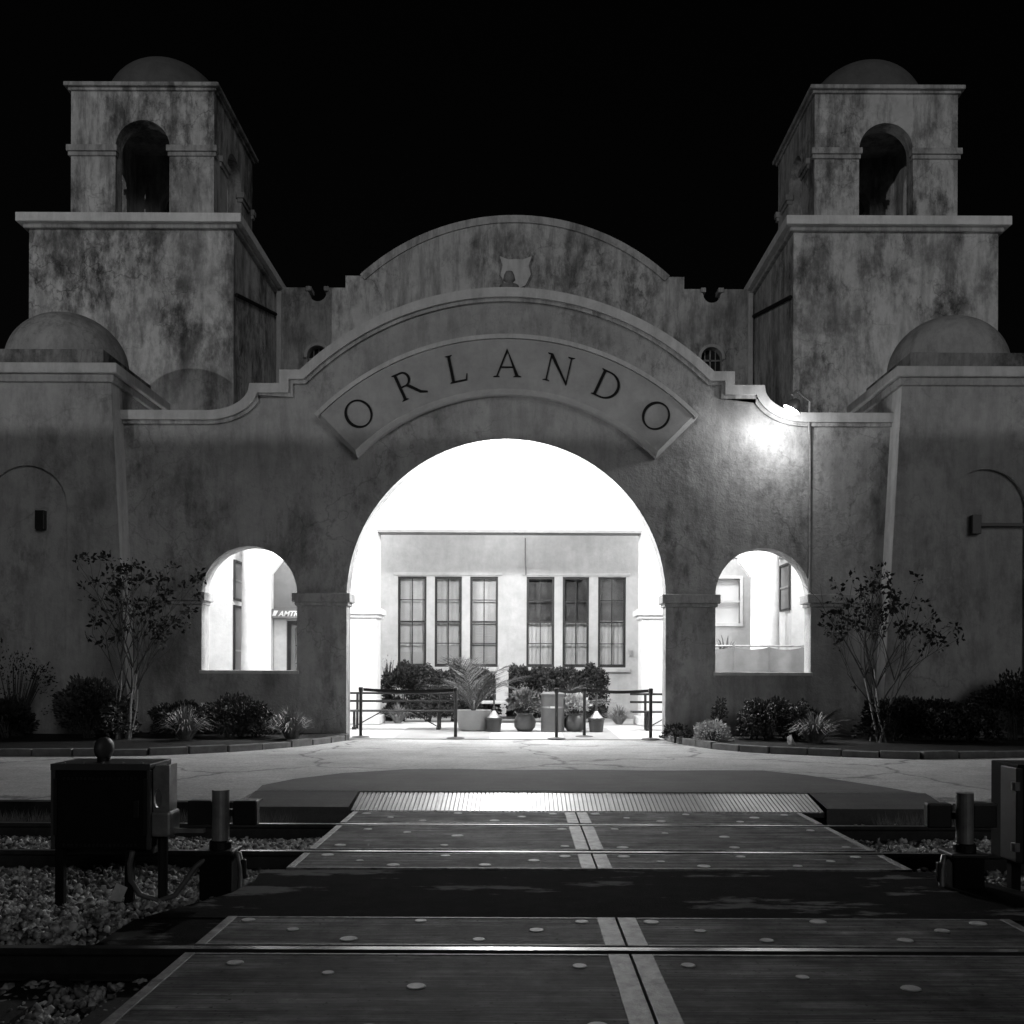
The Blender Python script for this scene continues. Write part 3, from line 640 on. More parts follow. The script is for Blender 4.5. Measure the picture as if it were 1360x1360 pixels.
for a, b in ((wins[0][0] - .12, wins[2][1] + .12), (wins[3][0] - .12, wins[5][1] + .12)):
    MB().box(a, b, GY - .09, GY - .002, wz0 - .13, wz0 - .02).build('window_sill', M['inner'], main, bev=.012)
    MB().box(a, b, GY - .03, GY - .002, wz1 + .03, wz1 + .10).build('window_head', M['inner'], main, bev=.01)
# side window with blind
f_ = MB().box(5.22, 5.30, GY - .05, GY + .1, 2.78, 4.18).box(6.06, 6.14, GY - .05, GY + .1, 2.78, 4.18).box(5.30, 6.06, GY - .05, GY + .1, 4.10, 4.18).box(5.30, 6.06, GY - .05, GY + .1, 2.78, 2.86).box(5.30, 6.06, GY + .02, GY + .08, 3.45, 3.50).build('window', M['white'], main)
MB().box(5.30, 6.06, GY + .14, GY + .15, 2.86, 4.10).build('blind', M['blind'], f_)
# door with glazing bars and the sign band above it
d = MB(); d.box(dx0, dx0 + .1, GY + .02, GY + .2, .2, dz1); d.box(dx1 - .1, dx1, GY + .02, GY + .2, .2, dz1); d.box(dx0 + .1, dx1 - .1, GY + .02, GY + .2, dz1 - .1, dz1)
do = d.build('door_frame', M['frame'], main)
dl = MB(); lx0, lx1 = dx0 + .1, dx1 - .1
dl.box(lx0, lx0 + .11, GY + .08, GY + .13, .2, dz1 - .1); dl.box(lx1 - .11, lx1, GY + .08, GY + .13, .2, dz1 - .1)
for i in range(6): z = .2 + i * (dz1 - .1 - .2 - .1) / 5; dl.box(lx0 + .11, lx1 - .11, GY + .085, GY + .125, z, z + (.1 if i in (0, 5) else .035))
dd = dl.build('door', M['grey_panel'], main)
for i in range(5):
    z = .2 + i * (dz1 - .4) / 5 + .06; MB().box(lx0 + .11, lx1 - .11, GY + .10, GY + .108, z, z + (dz1 - .4) / 5 - .04).build('pane', M['glass'], dd)
MB().box(lx0, lx1, GY + .5, GY + .52, .2, dz1).build('door_blind', M['blind'], dd)
MB().box(-6.85, -6.52, GY - .03, GY - .003, .25, 2.92).build('door_surround', M['white'], main)
MB().box(-6.86, -4.3, GY - .03, GY - .003, 3.22, 4.6).build('wall_panel', M['grey_panel'], main)
sg_ = thing('fascia_sign', (-5.6, GY - .2, 3.0), 'grey fascia sign with white AMTRAK lettering above the side door', 'sign')
MB().box(-6.86, -4.3, GY - .25, GY - .032, 2.94, 3.20).build('board', M['grey_panel'], sg_)
tc = bpy.data.curves.new('t', 'FONT'); tc.body = 'AMTRAK'; tc.size = .20; tc.shear = .35; tc.offset = .006; tc.extrude = .004
to = bpy.data.objects.new('t', tc); COL.objects.link(to); me = bpy.data.meshes.new_from_object(to.evaluated_get(bpy.context.evaluated_depsgraph_get())); bpy.data.objects.remove(to)
me.materials.clear(); me.transform(Matrix.Translation((-6.68, GY - .256, 3.0)) @ Matrix.Rotation(R(90), 4, 'X')); link('lettering', me, M['letterwhite'], sg_)
lg = MB()
for k in range(2): lg.prism([(-6.85 + k*.05, 3.0), (-6.81 + k*.05, 3.0), (-6.72 + k*.035, 3.15), (-6.80 + k*.035, 3.15)], GY - .262 - k*.001, GY - .252)
lg.build('emblem', M['letterwhite'], sg_)
# conduit and a small switch plate on the inner wall
MB().tube([(gx(697), GY - .04, 5.2), (gx(697), GY - .04, 4.6), (gx(698), GY - .04, 4.18)], .018, 6).build('conduit', M['grey_panel'], main)
MB().box(gx(836), gx(840), GY - .05, GY - .003, gz(871), gz(863)).build('switch_plate', M['steel'], main)
# ------------------------------------------------------------------ lamps
def globe_lamp(x, y, z, power, label, rad=.17):
    t = thing('ceiling_lamp', (x, y, z), label, 'lamp', 'ceiling lamps in the vestibule')
    MB().lathe([(0,-rad)] + [(rad*math.sin(R(a)), -rad*math.cos(R(a))) for a in range(20, 161, 20)] + [(rad*.35, rad)], (x, y, z), 20).build('globe', M['globe'], t, smooth=True)
    MB().lathe([(.07, rad*.92), (.09, 6.318 - z), (0, 6.318 - z)], (x, y, z), 16).build('stem', M['steel'], t)
    l = bpy.data.lights.new('lamp', 'POINT'); l.energy = power; l.shadow_soft_size = .15; o = bpy.data.objects.new('lamp_light', l); COL.objects.link(o); o.parent = t; o.location = (0, 0, -rad - .17)
globe_lamp(XC + .02, 20.75, 6.06, 1250, 'round white globe lamp under the vestibule ceiling at the crown of the main arch')
globe_lamp(XC - 4.9, 21.3, 5.9, 900, 'round white globe lamp in the vestibule bay with the sign and door')
globe_lamp(XC + 4.9, 21.3, 5.9, 900, 'round white globe lamp in the vestibule bay with the chain-link screen')
globe_lamp(XC - 5.3, 26.5, 5.9, 230, 'unseen globe lamp added to brighten the fascia sign and side door'); globe_lamp(XC + 5.3, 26.5, 5.9, 200, 'unseen globe lamp added to brighten the blind window bay'); globe_lamp(XC, 26.4, 5.9, 55, 'unseen globe lamp added behind the lintel to brighten the tall-window wall')  # lamps added out of sight to brighten the wall behind the lintel
# floodlight on the parapet
LY0 = 18.95; LXp, LZp = W(1052, 543, LY0)
fl = thing('floodlight', (LXp, LY0, LZp), 'glaring lit floodlight on a conduit arm above the parapet curve', 'floodlight')
aim = Vector((-.50, .12, -.85)).normalized(); rotm = Matrix.Translation((LXp, LY0, LZp)) @ aim.to_track_quat('Z', 'Y').to_matrix().to_4x4()
me = MB().lathe([(.17,.02),(.175,.0),(.12,-.12),(.05,-.2),(0,-.21)], (0, 0, 0), 24).mesh('hood'); me.transform(rotm); link('hood', me, M['steel'], fl, smooth=True)
me = MB().lathe([(0,.12),(.08,.10),(.13,.04),(.14,-.01),(.10,-.09),(0,-.11)], (0, 0, 0), 24).mesh('bulb'); me.transform(rotm); link('bulb', me, M['bulb'], fl, smooth=True)
cxp = W(1074, 560, 19.55)[0]
MB().tube([(LXp, LY0, LZp + .26), (LXp + .1, LY0 + .05, LZp + .36), (cxp, 19.5, LZp + .30), (cxp, 19.5, LZp + .1), (cxp, 19.52, fz(566)), (cxp + .03, 19.56, fz(590)), (cxp + .03, 19.57, fz(786))], .022, 8).build('conduit', M['steel'], fl)
ll = bpy.data.lights.new('flood', 'SPOT'); ll.spot_size = R(165); ll.spot_blend = .35; ll.energy = 48; ll.shadow_soft_size = .09; lo = bpy.data.objects.new('flood_light', ll); COL.objects.link(lo); lo.parent = fl; lo.location = aim * .25; lo.rotation_euler = aim.to_track_quat('-Z', 'Y').to_euler()
l2 = bpy.data.lights.new('flood_spill', 'POINT'); l2.energy = 34; l2.shadow_soft_size = .09; lo2 = bpy.data.objects.new('flood_spill', l2); COL.objects.link(lo2); lo2.parent = fl; lo2.location = aim * .25

# ------------------------------------------------------------------ vegetation
def leaves(P, size, up=.3, aspect=.55, seed=0):         # folded leaf = two triangles each side
    n = len(P); rg = np.random.default_rng(seed)
    d = rg.normal(size=(n, 3)); d[:, 2] += up; d /= np.linalg.norm(d, axis=1)[:, None]
    u = np.cross(d, rg.normal(size=(n, 3))); u /= np.linalg.norm(u, axis=1)[:, None]; nn = np.cross(d, u)
    s = (size * rg.uniform(.45, 1.5, n))[:, None]
    a = P; b = P + d*s*.5 + u*s*aspect*.5 + nn*s*.12; c = P + d*s; e = P + d*s*.5 - u*s*aspect*.5 + nn*s*.12
    v = np.stack([a, b, c, e], 1).reshape(-1, 3); k = np.arange(n)[:, None] * 4
    return v, np.concatenate([np.concatenate([k, k+1, k+2], 1), np.concatenate([k, k+2, k+3], 1)])
def blob_points(c, r, n, seed, lump=.25, shell=.55):
    rg = np.random.default_rng(seed); d = rg.normal(size=(n, 3)); d /= np.linalg.norm(d, axis=1)[:, None]
    d[:, 2] = np.where(d[:, 2] < -.35, -d[:, 2], d[:, 2])
    ph = rg.uniform(0, 6.28, 6)
    bumpy = 1 + lump * (np.sin(d[:,0]*4.1 + ph[0]) * np.sin(d[:,1]*4.7 + ph[1]) * .6 + np.sin(d[:,2]*5.3 + d[:,0]*3.3 + ph[2]) * .4 + np.sin(d[:,0]*9 + ph[3]) * np.sin(d[:,2]*8.3 + ph[4]) * .35)
    rad = (shell + (1 - shell) * rg.random(n) ** .5) * bumpy
    return np.array(c) + d * rad[:, None] * np.array(r)
def shrub(name, label, cat, blobs, n, leaf, mat, seed, group=None, stems=6):
    c0 = blobs[0][0]; t = thing(name, (c0[0], c0[1], .2), label, cat, group)
    tot = sum(b[1][0]*b[1][2] for b in blobs)
    n = int(n * 1.7) if n > 1500 else n
    P = np.concatenate([blob_points(b[0], b[1], int(n * b[1][0]*b[1][2] / tot), seed + i) for i, b in enumerate(blobs)]); P = P[P[:, 2] > .22]
    link('foliage', pydata('foliage', *leaves(P, leaf, .35, .55, seed)), mat, t)
    m = MB(); rr = random.Random(seed)
    for b in blobs:
        for k in range(stems):
            e = (b[0][0] + rr.uniform(-.6,.6)*b[1][0], b[0][1] + rr.uniform(-.5,.5)*b[1][1], b[0][2] + rr.uniform(.2,.7)*b[1][2])
            m.tube([(b[0][0] + rr.uniform(-.1,.1), b[0][1], .18), ((e[0]+b[0][0])/2, (e[1]+b[0][1])/2, (e[2]+.2)/2 + .05), e], [.018, .012, .006], 5)
    tag(m.build('stems', M['twig'], t), kind='stuff'); return t
def tuft(name, label, cat, c, r, h, n, mat, seed, group=None, wd=.012):
    rg = np.random.default_rng(seed); t = thing(name, c, label, cat, group); v = []; f = []
    for i in range(n):
        a = rg.uniform(0, 6.28); L = h * rg.uniform(.7, 1.3); sp = r * rg.uniform(.15, 1.0); ca, sa = math.cos(a), math.sin(a); b0 = len(v); x0, y0 = ca * sp * .15, sa * sp * .15
        for k, u in enumerate((0, .35, .7, 1.0)):
            rr_ = sp * (.15 + .85 * u ** 1.1); zz = L * (u * 1.5 - .5 * u * u * (1 + 1.3 * sp / r)); ww = wd * (1, .95, .7, .12)[k]
            v += [(ca*rr_ - sa*ww, sa*rr_ + ca*ww, max(zz, .01)), (ca*rr_ + sa*ww, sa*rr_ - ca*ww, max(zz, .01))]
        for k in range(3): f.append((b0+2*k, b0+2*k+1, b0+2*k+3, b0+2*k+2))
    link('blades', pydata('blades', v, f), mat, t, local=True); return t
def myrtle(label, base_pt, seed, lean, tips, H=2.9):
    rr = random.Random(seed); t = thing('crape_myrtle', base_pt, label, 'tree'); tr = MB(); tw = MB(); LP = []; bx, by, bz = base_pt
    def grow(p, d, L, r, lvl):
        d = d.normalized(); k = 4; pts = [p]; q = p
        for i in range(k):
            d = (d + Vector((rr.uniform(-.12,.12), rr.uniform(-.12,.12), rr.uniform(-.03,.10)))).normalized(); q = q + d * L / k; pts.append(q)
        (tr if lvl == 0 else tw).tube(pts, [r * (1 - .12*i) for i in range(k+1)], 6 if lvl < 2 else 4, cap=False)
        if lvl == 3 or L < .16:
            if rr.random() < .55:
                for _ in range(rr.randint(2, 5)): LP.append(q + Vector((rr.gauss(0,.035), rr.gauss(0,.035), rr.gauss(0,.035))))
            return
        for b in range(rr.choice((2, 3, 3))):
            j = rr.choice((2, 3, 4, 4)); sp = (.45, .45, .55)[lvl]
            grow(pts[j], d + Vector((rr.uniform(-sp,sp)*1.3, rr.uniform(-sp,sp), rr.uniform(-.1,.25))), L * rr.uniform(.6,.85), r*.56, lvl + 1)
            if rr.random() < .06: LP.append(pts[j])
    for (dx, dy, L, r) in lean: grow(Vector((bx + rr.uniform(-.12,.12), by + rr.uniform(-.1,.1), bz - .05)), Vector((dx * .45, dy * .45, 1)), L * .8, r, 0)
    tr.build('trunk', M['bark'], t); tw.build('branches', M['twig'], t)
    P = np.array([p[:] for p in LP]); P = np.repeat(P, 4, 0) + np.random.default_rng(seed).normal(size=(len(P)*4, 3)) * .03
    link('leaves', pydata('leaves', *leaves(P, .085, 0, .6, seed)), M['dry'], t)
# planting beds with kerb stones
def bed(xs_, front, back, name):
    v = []; n = len(xs_)
    for x, y in zip(xs_, front): v.append((x, y, .27))
    for x in xs_: v.append((x, back, .30))
    f = [(i, i+1, n+i+1, n+i) for i in range(n-1)]
    # skirt
    m = n * 2
    for x, y in zip(xs_, front): v.append((x, y, .1))
    f += [(m+i, m+i+1, i+1, i) for i in range(n-1)]
    o = MB().add(v, f).build(name, M['soil']); o['kind'] = 'structure'
    # kerb stones along the front edge
    pts = [Vector((x, y, 0)) for x, y in zip(xs_, front)]
    acc = [0]
    for a, b in zip(pts, pts[1:]): acc.append(acc[-1] + (b-a).length)
    L = acc[-1]; d = 0; rr = random.Random(3)
    def at(s_):
        for i in range(len(pts)-1):
            if s_ <= acc[i+1] or i == len(pts)-2: u = (s_-acc[i]) / (acc[i+1]-acc[i]); return pts[i].lerp(pts[i+1], u)
    while d < L - .05:
        ln = min(rr.uniform(.52, .68), L - d); a, b = at(d + .008), at(d + ln - .008); tdir = (b-a).normalized(); nrm = Vector((tdir.y, -tdir.x, 0)); hgt = .29 + rr.uniform(-.012, .015)
        off = rr.uniform(-.012, .012); q = [a + nrm*(.10+off), b + nrm*(.10+off), b - nrm*.05, a - nrm*.05]
        bevel(MB().xyprism([(p.x, p.y) for p in q], .12, hgt).build('kerb_stone', M['kerb'], o), .012); d += ln
def gp(px, py): return G(px, py, .18)
def edge(pairs): return [gp(*p)[0] for p in pairs], [gp(*p)[1] for p in pairs]
xl, yl = edge([(-260, 1004), (-120, 1004), (0, 1004), (100, 1004), (200, 1003), (280, 1000), (340, 996), (400, 991), (440, 986), (458, 983)])
bed([x for x in xl], yl, FY + .03, 'garden_bed')
xr, yr = edge([(888, 983), (905, 988), (960, 996), (1010, 1000), (1080, 1003), (1150, 1006), (1220, 1008), (1320, 1006), (1420, 1004), (1560, 1004)])
bed(xr, yr, FY + .03, 'garden_bed')
def sb(px, py_top, py_bot, Y, hw_px, dpt=.55):           # blob from its picture extents at a distance
    x, zt = W(px, py_top, Y); hw = hw_px * Y / F; zc_ = .2 + (zt - .2) * .42; return ((x, Y, zc_), (hw, dpt, zt - zc_))
shrub('clipped_shrub', 'rounded clipped shrub behind the strap-leaf clump, below the side opening showing the door', 'shrub', [sb(310, 928, 985, 18.55, 46, .5), sb(340, 940, 985, 18.5, 26, .4)], 6500, .055, M['leaf'], 11)
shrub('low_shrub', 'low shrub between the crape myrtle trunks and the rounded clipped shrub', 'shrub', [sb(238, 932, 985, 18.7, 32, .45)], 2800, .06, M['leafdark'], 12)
shrub('bushy_shrub', 'taller loose shrub in front of the pier with the small wall box', 'shrub', [sb(118, 905, 985, 18.1, 40, .5), sb(155, 925, 985, 18.1, 26, .45)], 5200, .075, M['leaf'], 13)
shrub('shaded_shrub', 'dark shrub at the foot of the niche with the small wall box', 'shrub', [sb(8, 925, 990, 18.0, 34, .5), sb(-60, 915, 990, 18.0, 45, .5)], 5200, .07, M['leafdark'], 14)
shrub('climbing_vine', 'arching dark vine across the niche with the small wall box', 'vine', [sb(20, 858, 960, 18.55, 62, .25)], 700, .05, M['dry'], 15, stems=26)
tuft('strap_leaf_clump', 'grassy strap-leaf clump directly below the crape myrtle beside the kerb, before the clipped shrub', 'plant', (W(242, 998, 17.6)[0], 17.75, .26), .62, .62, 330, M['blade'], 21)
tuft('strap_leaf_clump', 'grassy strap-leaf clump where the kerb bends towards the main arch jamb', 'plant', (W(386, 995, 18.1)[0], 18.15, .26), .60, .60, 330, M['blade'], 22)
tuft('spiky_plant', 'small spiky plant poking above the taller loose shrub', 'plant', (W(128, 900, 18.3)[0], 18.35, .8), .5, .75, 60, M['leafpale'], 23)
shrub('clipped_shrub', 'rounded pale-topped shrub below the side opening showing the screen fence', 'shrub', [sb(1022, 926, 985, 18.55, 30, .5), sb(1058, 936, 985, 18.5, 26, .45), sb(1000, 938, 985, 18.5, 20, .4)], 6000, .055, M['leaf'], 31)
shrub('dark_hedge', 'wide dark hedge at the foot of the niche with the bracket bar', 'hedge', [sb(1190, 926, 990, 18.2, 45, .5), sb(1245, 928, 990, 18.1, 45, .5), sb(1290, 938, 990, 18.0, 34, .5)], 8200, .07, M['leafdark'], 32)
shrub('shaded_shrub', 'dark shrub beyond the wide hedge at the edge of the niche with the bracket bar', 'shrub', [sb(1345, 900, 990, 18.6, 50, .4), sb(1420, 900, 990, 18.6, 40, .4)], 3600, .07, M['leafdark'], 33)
tuft('strap_leaf_clump', 'grassy strap-leaf clump beside the pale rock by the kerb', 'plant', (W(1085, 998, 17.6)[0], 17.75, .26), .62, .55, 300, M['blade'], 34)
shrub('flowering_plant', 'low pale flowering plant at the kerb end by the main arch jamb', 'plant', [sb(945, 958, 990, 18.2, 24, .3)], 1300, .05, M['flower'], 35)
shrub('dark_groundcover', 'low dark trailing plant on the kerb corner next to the stanchion base', 'plant', [sb(898, 962, 988, 18.9, 18, .25)], 700, .05, M['leafdark'], 36)
shrub('slim_conifer', 'slim upright little conifer beside the rounded pale-topped shrub', 'shrub', [sb(955, 928, 985, 18.7, 9, .12)], 900, .04, M['leaf'], 37)
rk = MB().add(*[x.tolist() for x in stones(np.array([[gp(1062, 1000)[0], 17.25, .30]]), np.array([.16]))]).build('pale_rock', M['rock']); tag(rk, 'pale rock standing beside a strap-leaf clump at the kerb', 'rock')
mb1 = gp(188, 985); mb2 = gp(1142, 988)
myrtle('sparse crape myrtle with thin bare branches before the pier with the small wall box', (mb1[0], 17.95, .27), 5,
       [(-.18,.0,1.5,.030), (.06,.05,1.7,.030), (.28,-.05,1.55,.024), (-.46,.05,1.4,.020), (.5,.1,1.2,.018), (.12,-.1,1.6,.024)], None)
myrtle('sparse crape myrtle with thin bare branches before the pier with the bracket bar', (mb2[0], 17.95, .27), 9,
       [(-.12,.0,1.55,.028), (.05,.05,1.7,.030), (.25,-.05,1.45,.024), (-.35,.05,1.4,.020), (.4,.1,1.3,.020)], None)
def palm(label, c, n, L, seed, mat, group=None, spread=1.0, name='potted_palm'):
    rr = random.Random(seed); t = thing(name, c, label, 'palm', group)
    for i in range(n):
        a = rr.uniform(0, 6.28) if spread == 1 else rr.uniform(-.9, .9) + (0 if rr.random() < .5 else math.pi); el = rr.uniform(.75, 1.42); ll_ = L * rr.uniform(.7, 1.15); v = []; f = []
        pts = []; d0 = Vector((math.cos(a)*math.cos(el), math.sin(a)*math.cos(el), math.sin(el)))
        for k in range(9):
            u = k / 8; pts.append(Vector((0,0,0)) + d0 * ll_ * u + Vector((math.cos(a)*.25, math.sin(a)*.25, -.45)) * ll_ * u * u * .9)
        side = d0.cross(Vector((0,0,1))).normalized()
        m = MB(); m.tube(pts, [.012*(1-.09*k) for k in range(9)], 4, cap=False)
        for k in range(26):
            u = .18 + .8 * k / 25; j = min(int(u*8), 7); p = pts[j].lerp(pts[j+1], u*8 - j); tg = (pts[j+1]-pts[j]).normalized(); lw = ll_ * .30 * math.sin(math.pi * min(1, u*.85 + .12)) + .03
            for sgn in (-1, 1):
                e = p + (side*sgn*.75 + tg*.75 + Vector((0,0,rr.uniform(-.25,.1)))).normalized() * lw; wv = tg * .011
                m.add([p - wv, p + wv, e + Vector((0,0,.002)), e], [(0,1,2,3)])
        o = link('frond', m.mesh('frond'), mat, t, local=True)
    return t

# ------------------------------------------------------------------ vestibule furniture
def stanchion_mesh():
    post = MB().lathe([(.033,.02),(.033,.90),(.045,.905),(.045,.985),(.03,.995),(0,.995)], (0,0,0), 16).mesh('post'); basem = MB().lathe([(0,.035),(.05,.032),(.16,.018),(.18,.006),(.18,0)], (0,0,0), 24).mesh('base'); return post, basem
pm_, bm_ = stanchion_mesh()
def stanchion(px, py_b, Y, label):
    x = W(px, py_b, Y)[0]; t = thing('stanchion', (x, Y, .2 if Y > 19.62 else .184), label, 'stanchion', 'belt stanchions')
    link('post', pm_, M['black'], t, local=True, smooth=True); link('base', bm_, M['urn'], t, local=True, smooth=True); return x, Y
def belt(a, b, label):
    t = MB(); z = .2 + .945; A, B = Vector((a[0], a[1], z)), Vector((b[0], b[1], z)); n = 8; v = []
    dirn = (B-A).normalized(); A += dirn*.05; B -= dirn*.05
    for i in range(n+1):
        p = A.lerp(B, i/n); sag = -.035 * math.sin(math.pi*i/n)
        for dy, dz in ((-.004,-.03),(-.004,.03),(.004,.03),(.004,-.03)): v.append((p.x, p.y + dy, p.z + dz + sag))
    t.add(v, [(i*4+j, i*4+(j+1)%4, (i+1)*4+(j+1)%4, (i+1)*4+j) for i in range(n) for j in range(4)])
    o = t.build('belt', M['black']); tag(o, label, 'belt', 'stanchion belts')
s1 = stanchion(479, 980, 19.95, 'black belt stanchion next to the arch jamb, in front of the longer visible bench'); s2 = stanchion(605, 983, 19.75, 'black belt stanchion in front of the big white planter')
s3 = stanchion(739, 984, 19.72, 'black belt stanchion in front of the cylindrical bin'); s4 = stanchion(776, 977, 20.35, 'black belt stanchion set back, in front of the squat glazed pot with striped flowers'); s5 = stanchion(864, 985, 19.68, 'black belt stanchion next to the arch jamb by the kerb corner plant')
belt(s1, s2, 'black belt stretched before the bench and the big white planter'); belt(s3, s4, 'short black belt from the bin stanchion to the set-back stanchion'); belt(s4, s5, 'black belt from the set-back stanchion to the arch jamb')
def bench(x0, x1, Y, label):
    t = thing('bench', ((x0+x1)/2, Y, .2), label, 'bench')
    for i in range(3): MB().box(x0, x1, Y - .30 + i*.15, Y - .30 + i*.15 + .12, .60, .635).build('seat_slat', M['bench'], t, bev=.006)
    for z in (.80, .98): MB().box(x0, x1, Y + .20, Y + .235, z, z + .05).build('back_rail', M['bench'], t, bev=.006)
    for x in (x0 + .35, x1 - .35):
        MB().tube([(x, Y - .22, .2), (x, Y - .22, .6)], .03, 8).tube([(x, Y + .2, .2), (x, Y + .22, 1.02)], .03, 8).build('leg', M['bench'], t)
        MB().lathe([(.05,0),(.05,.06),(0,.07)], (x, Y - .22, .2), 12).build('foot', M['black'], t)
    MB().tube([(x1 - .38, Y - .2, .28), (x1 - .95, Y - .2, .6)], .014, 6).build('brace', M['bench'], t); MB().tube([(x0 + .38, Y - .2, .28), (x0 + .95, Y - .2, .6)], .014, 6).build('brace', M['bench'], t)
bench(W(452, 937, 22.7)[0], W(604, 937, 22.7)[0], 22.7, 'dark slatted bench behind the belt, on the big white planter side')
bench(W(838, 937, 22.7)[0], W(990, 937, 22.7)[0], 22.7, 'dark slatted bench by the arch jamb on the bin side')
def lobj(name, prof, px, Y, mat, label, cat, n=28, z=.2, group=None):
    x = W(px, 960, Y)[0]; o = MB().lathe(prof, (x, Y, z), n).build(name, mat, smooth=True); tag(o, label, cat, group); m = o.modifiers.new('e', 'EDGE_SPLIT'); m.split_angle = R(45); return x
xw = lobj('planter', [(0,.0),(.27,.0),(.33,.06),(.385,.44),(.40,.46),(.36,.46),(.34,.40),(0,.40)], 629, 22.2, M['potwhite'], 'big white round planter holding a palm', 'planter')
xb = W(734, 960, 22.0)[0]
bt = thing('litter_bin', (xb, 22.0, .2), 'grey cylindrical litter bin behind a stanchion', 'bin')
o = MB().lathe([(0,0),(.25,0),(.255,.02),(.255,.78),(.265,.79),(.265,.83),(.2,.86),(0,.86)], (xb, 22.0, .2), 28).build('drum', M['bin'], bt, smooth=True); o.modifiers.new('e', 'EDGE_SPLIT').split_angle = R(40)
MB().lathe([(.258,.52),(.262,.53),(.262,.545),(.258,.555)], (xb, 22.0, .2), 28).build('hoop', M['steel'], bt)
MB().box(xb - .06, xb + .05, 21.735, 21.75, .72, .76).build('label_plate', M['letterwhite'], bt)
pot = [(0,0),(.15,0),(.23,.10),(.245,.22),(.20,.32),(.17,.36),(.20,.40),(.17,.40),(.15,.34),(0,.34)]
xp1 = lobj('glazed_pot', pot, 697, 22.1, M['pot'], 'round glazed pot with leafy plant between the urn and the bin', 'pot')
xp2 = lobj('glazed_pot', pot, 763, 22.1, M['pot'], 'round glazed pot with striped flowers just beyond the bin', 'pot')
for px_, lab in ((656, 'dark ash urn with cone top and thin pole beside the big white planter'), (792, 'dark ash urn with cone top and thin pole near the bench on the bin side')):
    x = W(px_, 960, 21.9)[0]; t = thing('ash_urn', (x, 21.9, .2), lab, 'urn')
    o = MB().lathe([(0,0),(.145,0),(.17,.26),(.185,.27),(.185,.31),(.16,.31),(0,.30)], (x, 21.9, .2), 24).build('bucket', M['urn'], t, smooth=True); o.modifiers.new('e', 'EDGE_SPLIT').split_angle = R(40)
    MB().lathe([(.15,.31),(.07,.40),(.03,.46)], (x, 21.9, .2), 20).build('cone', M['steel'], t, smooth=True)
    MB().tube([(x, 21.9, .64), (x, 21.9, .98), (x, 21.9, 1.02)], [.022, .02, .028], 8).build('pole', M['urn'], t)
# drinking fountain pedestal
x = W(667, 900, 25.8)[0]; t = thing('water_fountain', (x, 25.8, .2), 'pale pedestal water fountain with two spouts between the hedges', 'fountain')
MB().box(x - .16, x + .16, 25.66, 25.94, .75, 1.50).build('pedestal', M['potwhite'], t, bev=.02); MB().box(x - .52, x + .52, 25.5, 26.1, .68, .76).build('basin_shelf', M['potwhite'], t, bev=.02)
for s in (-1, 1):
    MB().lathe([(0,.05),(.04,.03),(.05,0),(.04,-.03),(0,-.05)], (x + s*.10, 25.62, 1.22), 12).build('spout', M['steel'], t, smooth=True); MB().tube([(x + s*.40, 25.8, .2), (x + s*.40, 25.8, .68)], .03, 8).build('leg', M['black'], t)
MB().box(x - .45, x + .45, 25.56, 26.0, .30, .35).build('foot_rail', M['black'], t)
def tb_(px0, px1, py0, Y, dep): a = W(px0, py0, Y); b = W(px1, py0, Y); return a[0], b[0], a[1]
def hedge(px0, px1, py0, Y, label, n, seed):
    a, b, zt = tb_(px0, px1, py0, Y, .5); k = max(2, int((b-a)/.55)); shrub('inner_hedge', label, 'hedge', [((a + (b-a)*(i+.5)/k, Y, .2 + (zt-.2)*.5), ((b-a)/k*.72, .4, (zt-.2)*.5)) for i in range(k)] + [((a + (b-a)*(i+.5)/k, Y - .1, .42), ((b-a)/k*.72, .36, .34)) for i in range(k)], int(n * 1.5), .065, M['leafdark'], seed)
hedge(516, 656, 884, 26.2, 'clipped hedge under the windows behind the big white planter', 15000, 41); hedge(679, 800, 884, 26.2, 'clipped hedge under the windows behind the bin', 14000, 42)
tuft('strap_leaf_clump', 'strap-leaf clump at the hedge foot beside the pillar on the big-planter side', 'plant', (W(528, 950, 25.2)[0], 25.2, .2), .55, .5, 200, M['blade'], 43); tuft('strap_leaf_clump', 'strap-leaf clump at the hedge foot beside the bench on the bin side', 'plant', (W(822, 950, 25.0)[0], 25.0, .2), .55, .5, 200, M['blade'], 44)
palm('feathery palm growing in the big white planter', (xw, 22.2, .6), 12, 1.9, 51, M['leaf']); palm('broad pale palm standing behind the litter bin', (W(728, 930, 24.2)[0], 24.2, .25), 12, 1.7, 52, M['leafpale'], name='palm_plant')
shrub('potted_plant', 'leafy bush growing in the glazed pot between the urn and the bin', 'plant', [((xp1, 22.1, .78), (.30, .26, .28))], 650, .11, M['leafpale'], 53); shrub('potted_plant', 'striped-flower plant growing in the glazed pot beyond the bin', 'plant', [((xp2, 22.1, .74), (.24, .22, .22))], 420, .12, M['flower'], 54)
shrub('twiggy_bush', 'bare twiggy bush beside the pillar at the hedge end', 'bush', [((W(517, 870, 26.3)[0], 26.3, 1.25), (.3, .2, .8))], 60, .05, M['leafpale'], 55, stems=22)
tuft('spiky_plant', 'spiky agave-like plant below the blind window behind the screen fence', 'plant', (W(965, 850, 26.6)[0], 26.6, 1.5), .75, 1.0, 90, M['blade'], 56, wd=.025)
MB_ = thing('raised_planter', (W(965, 850, 26.6)[0], 26.6, .2), 'dark raised planter box below the blind window', 'planter'); X0 = W(965, 850, 26.6)[0]
MB().box(X0 - .9, X0 + .45, 26.3, 26.95, .2, 1.5).build('box', M['urn'], MB_, bev=.02); MB().box(X0 - .93, X0 + .48, 26.27, 26.98, 1.44, 1.52).build('rim', M['black'], MB_)
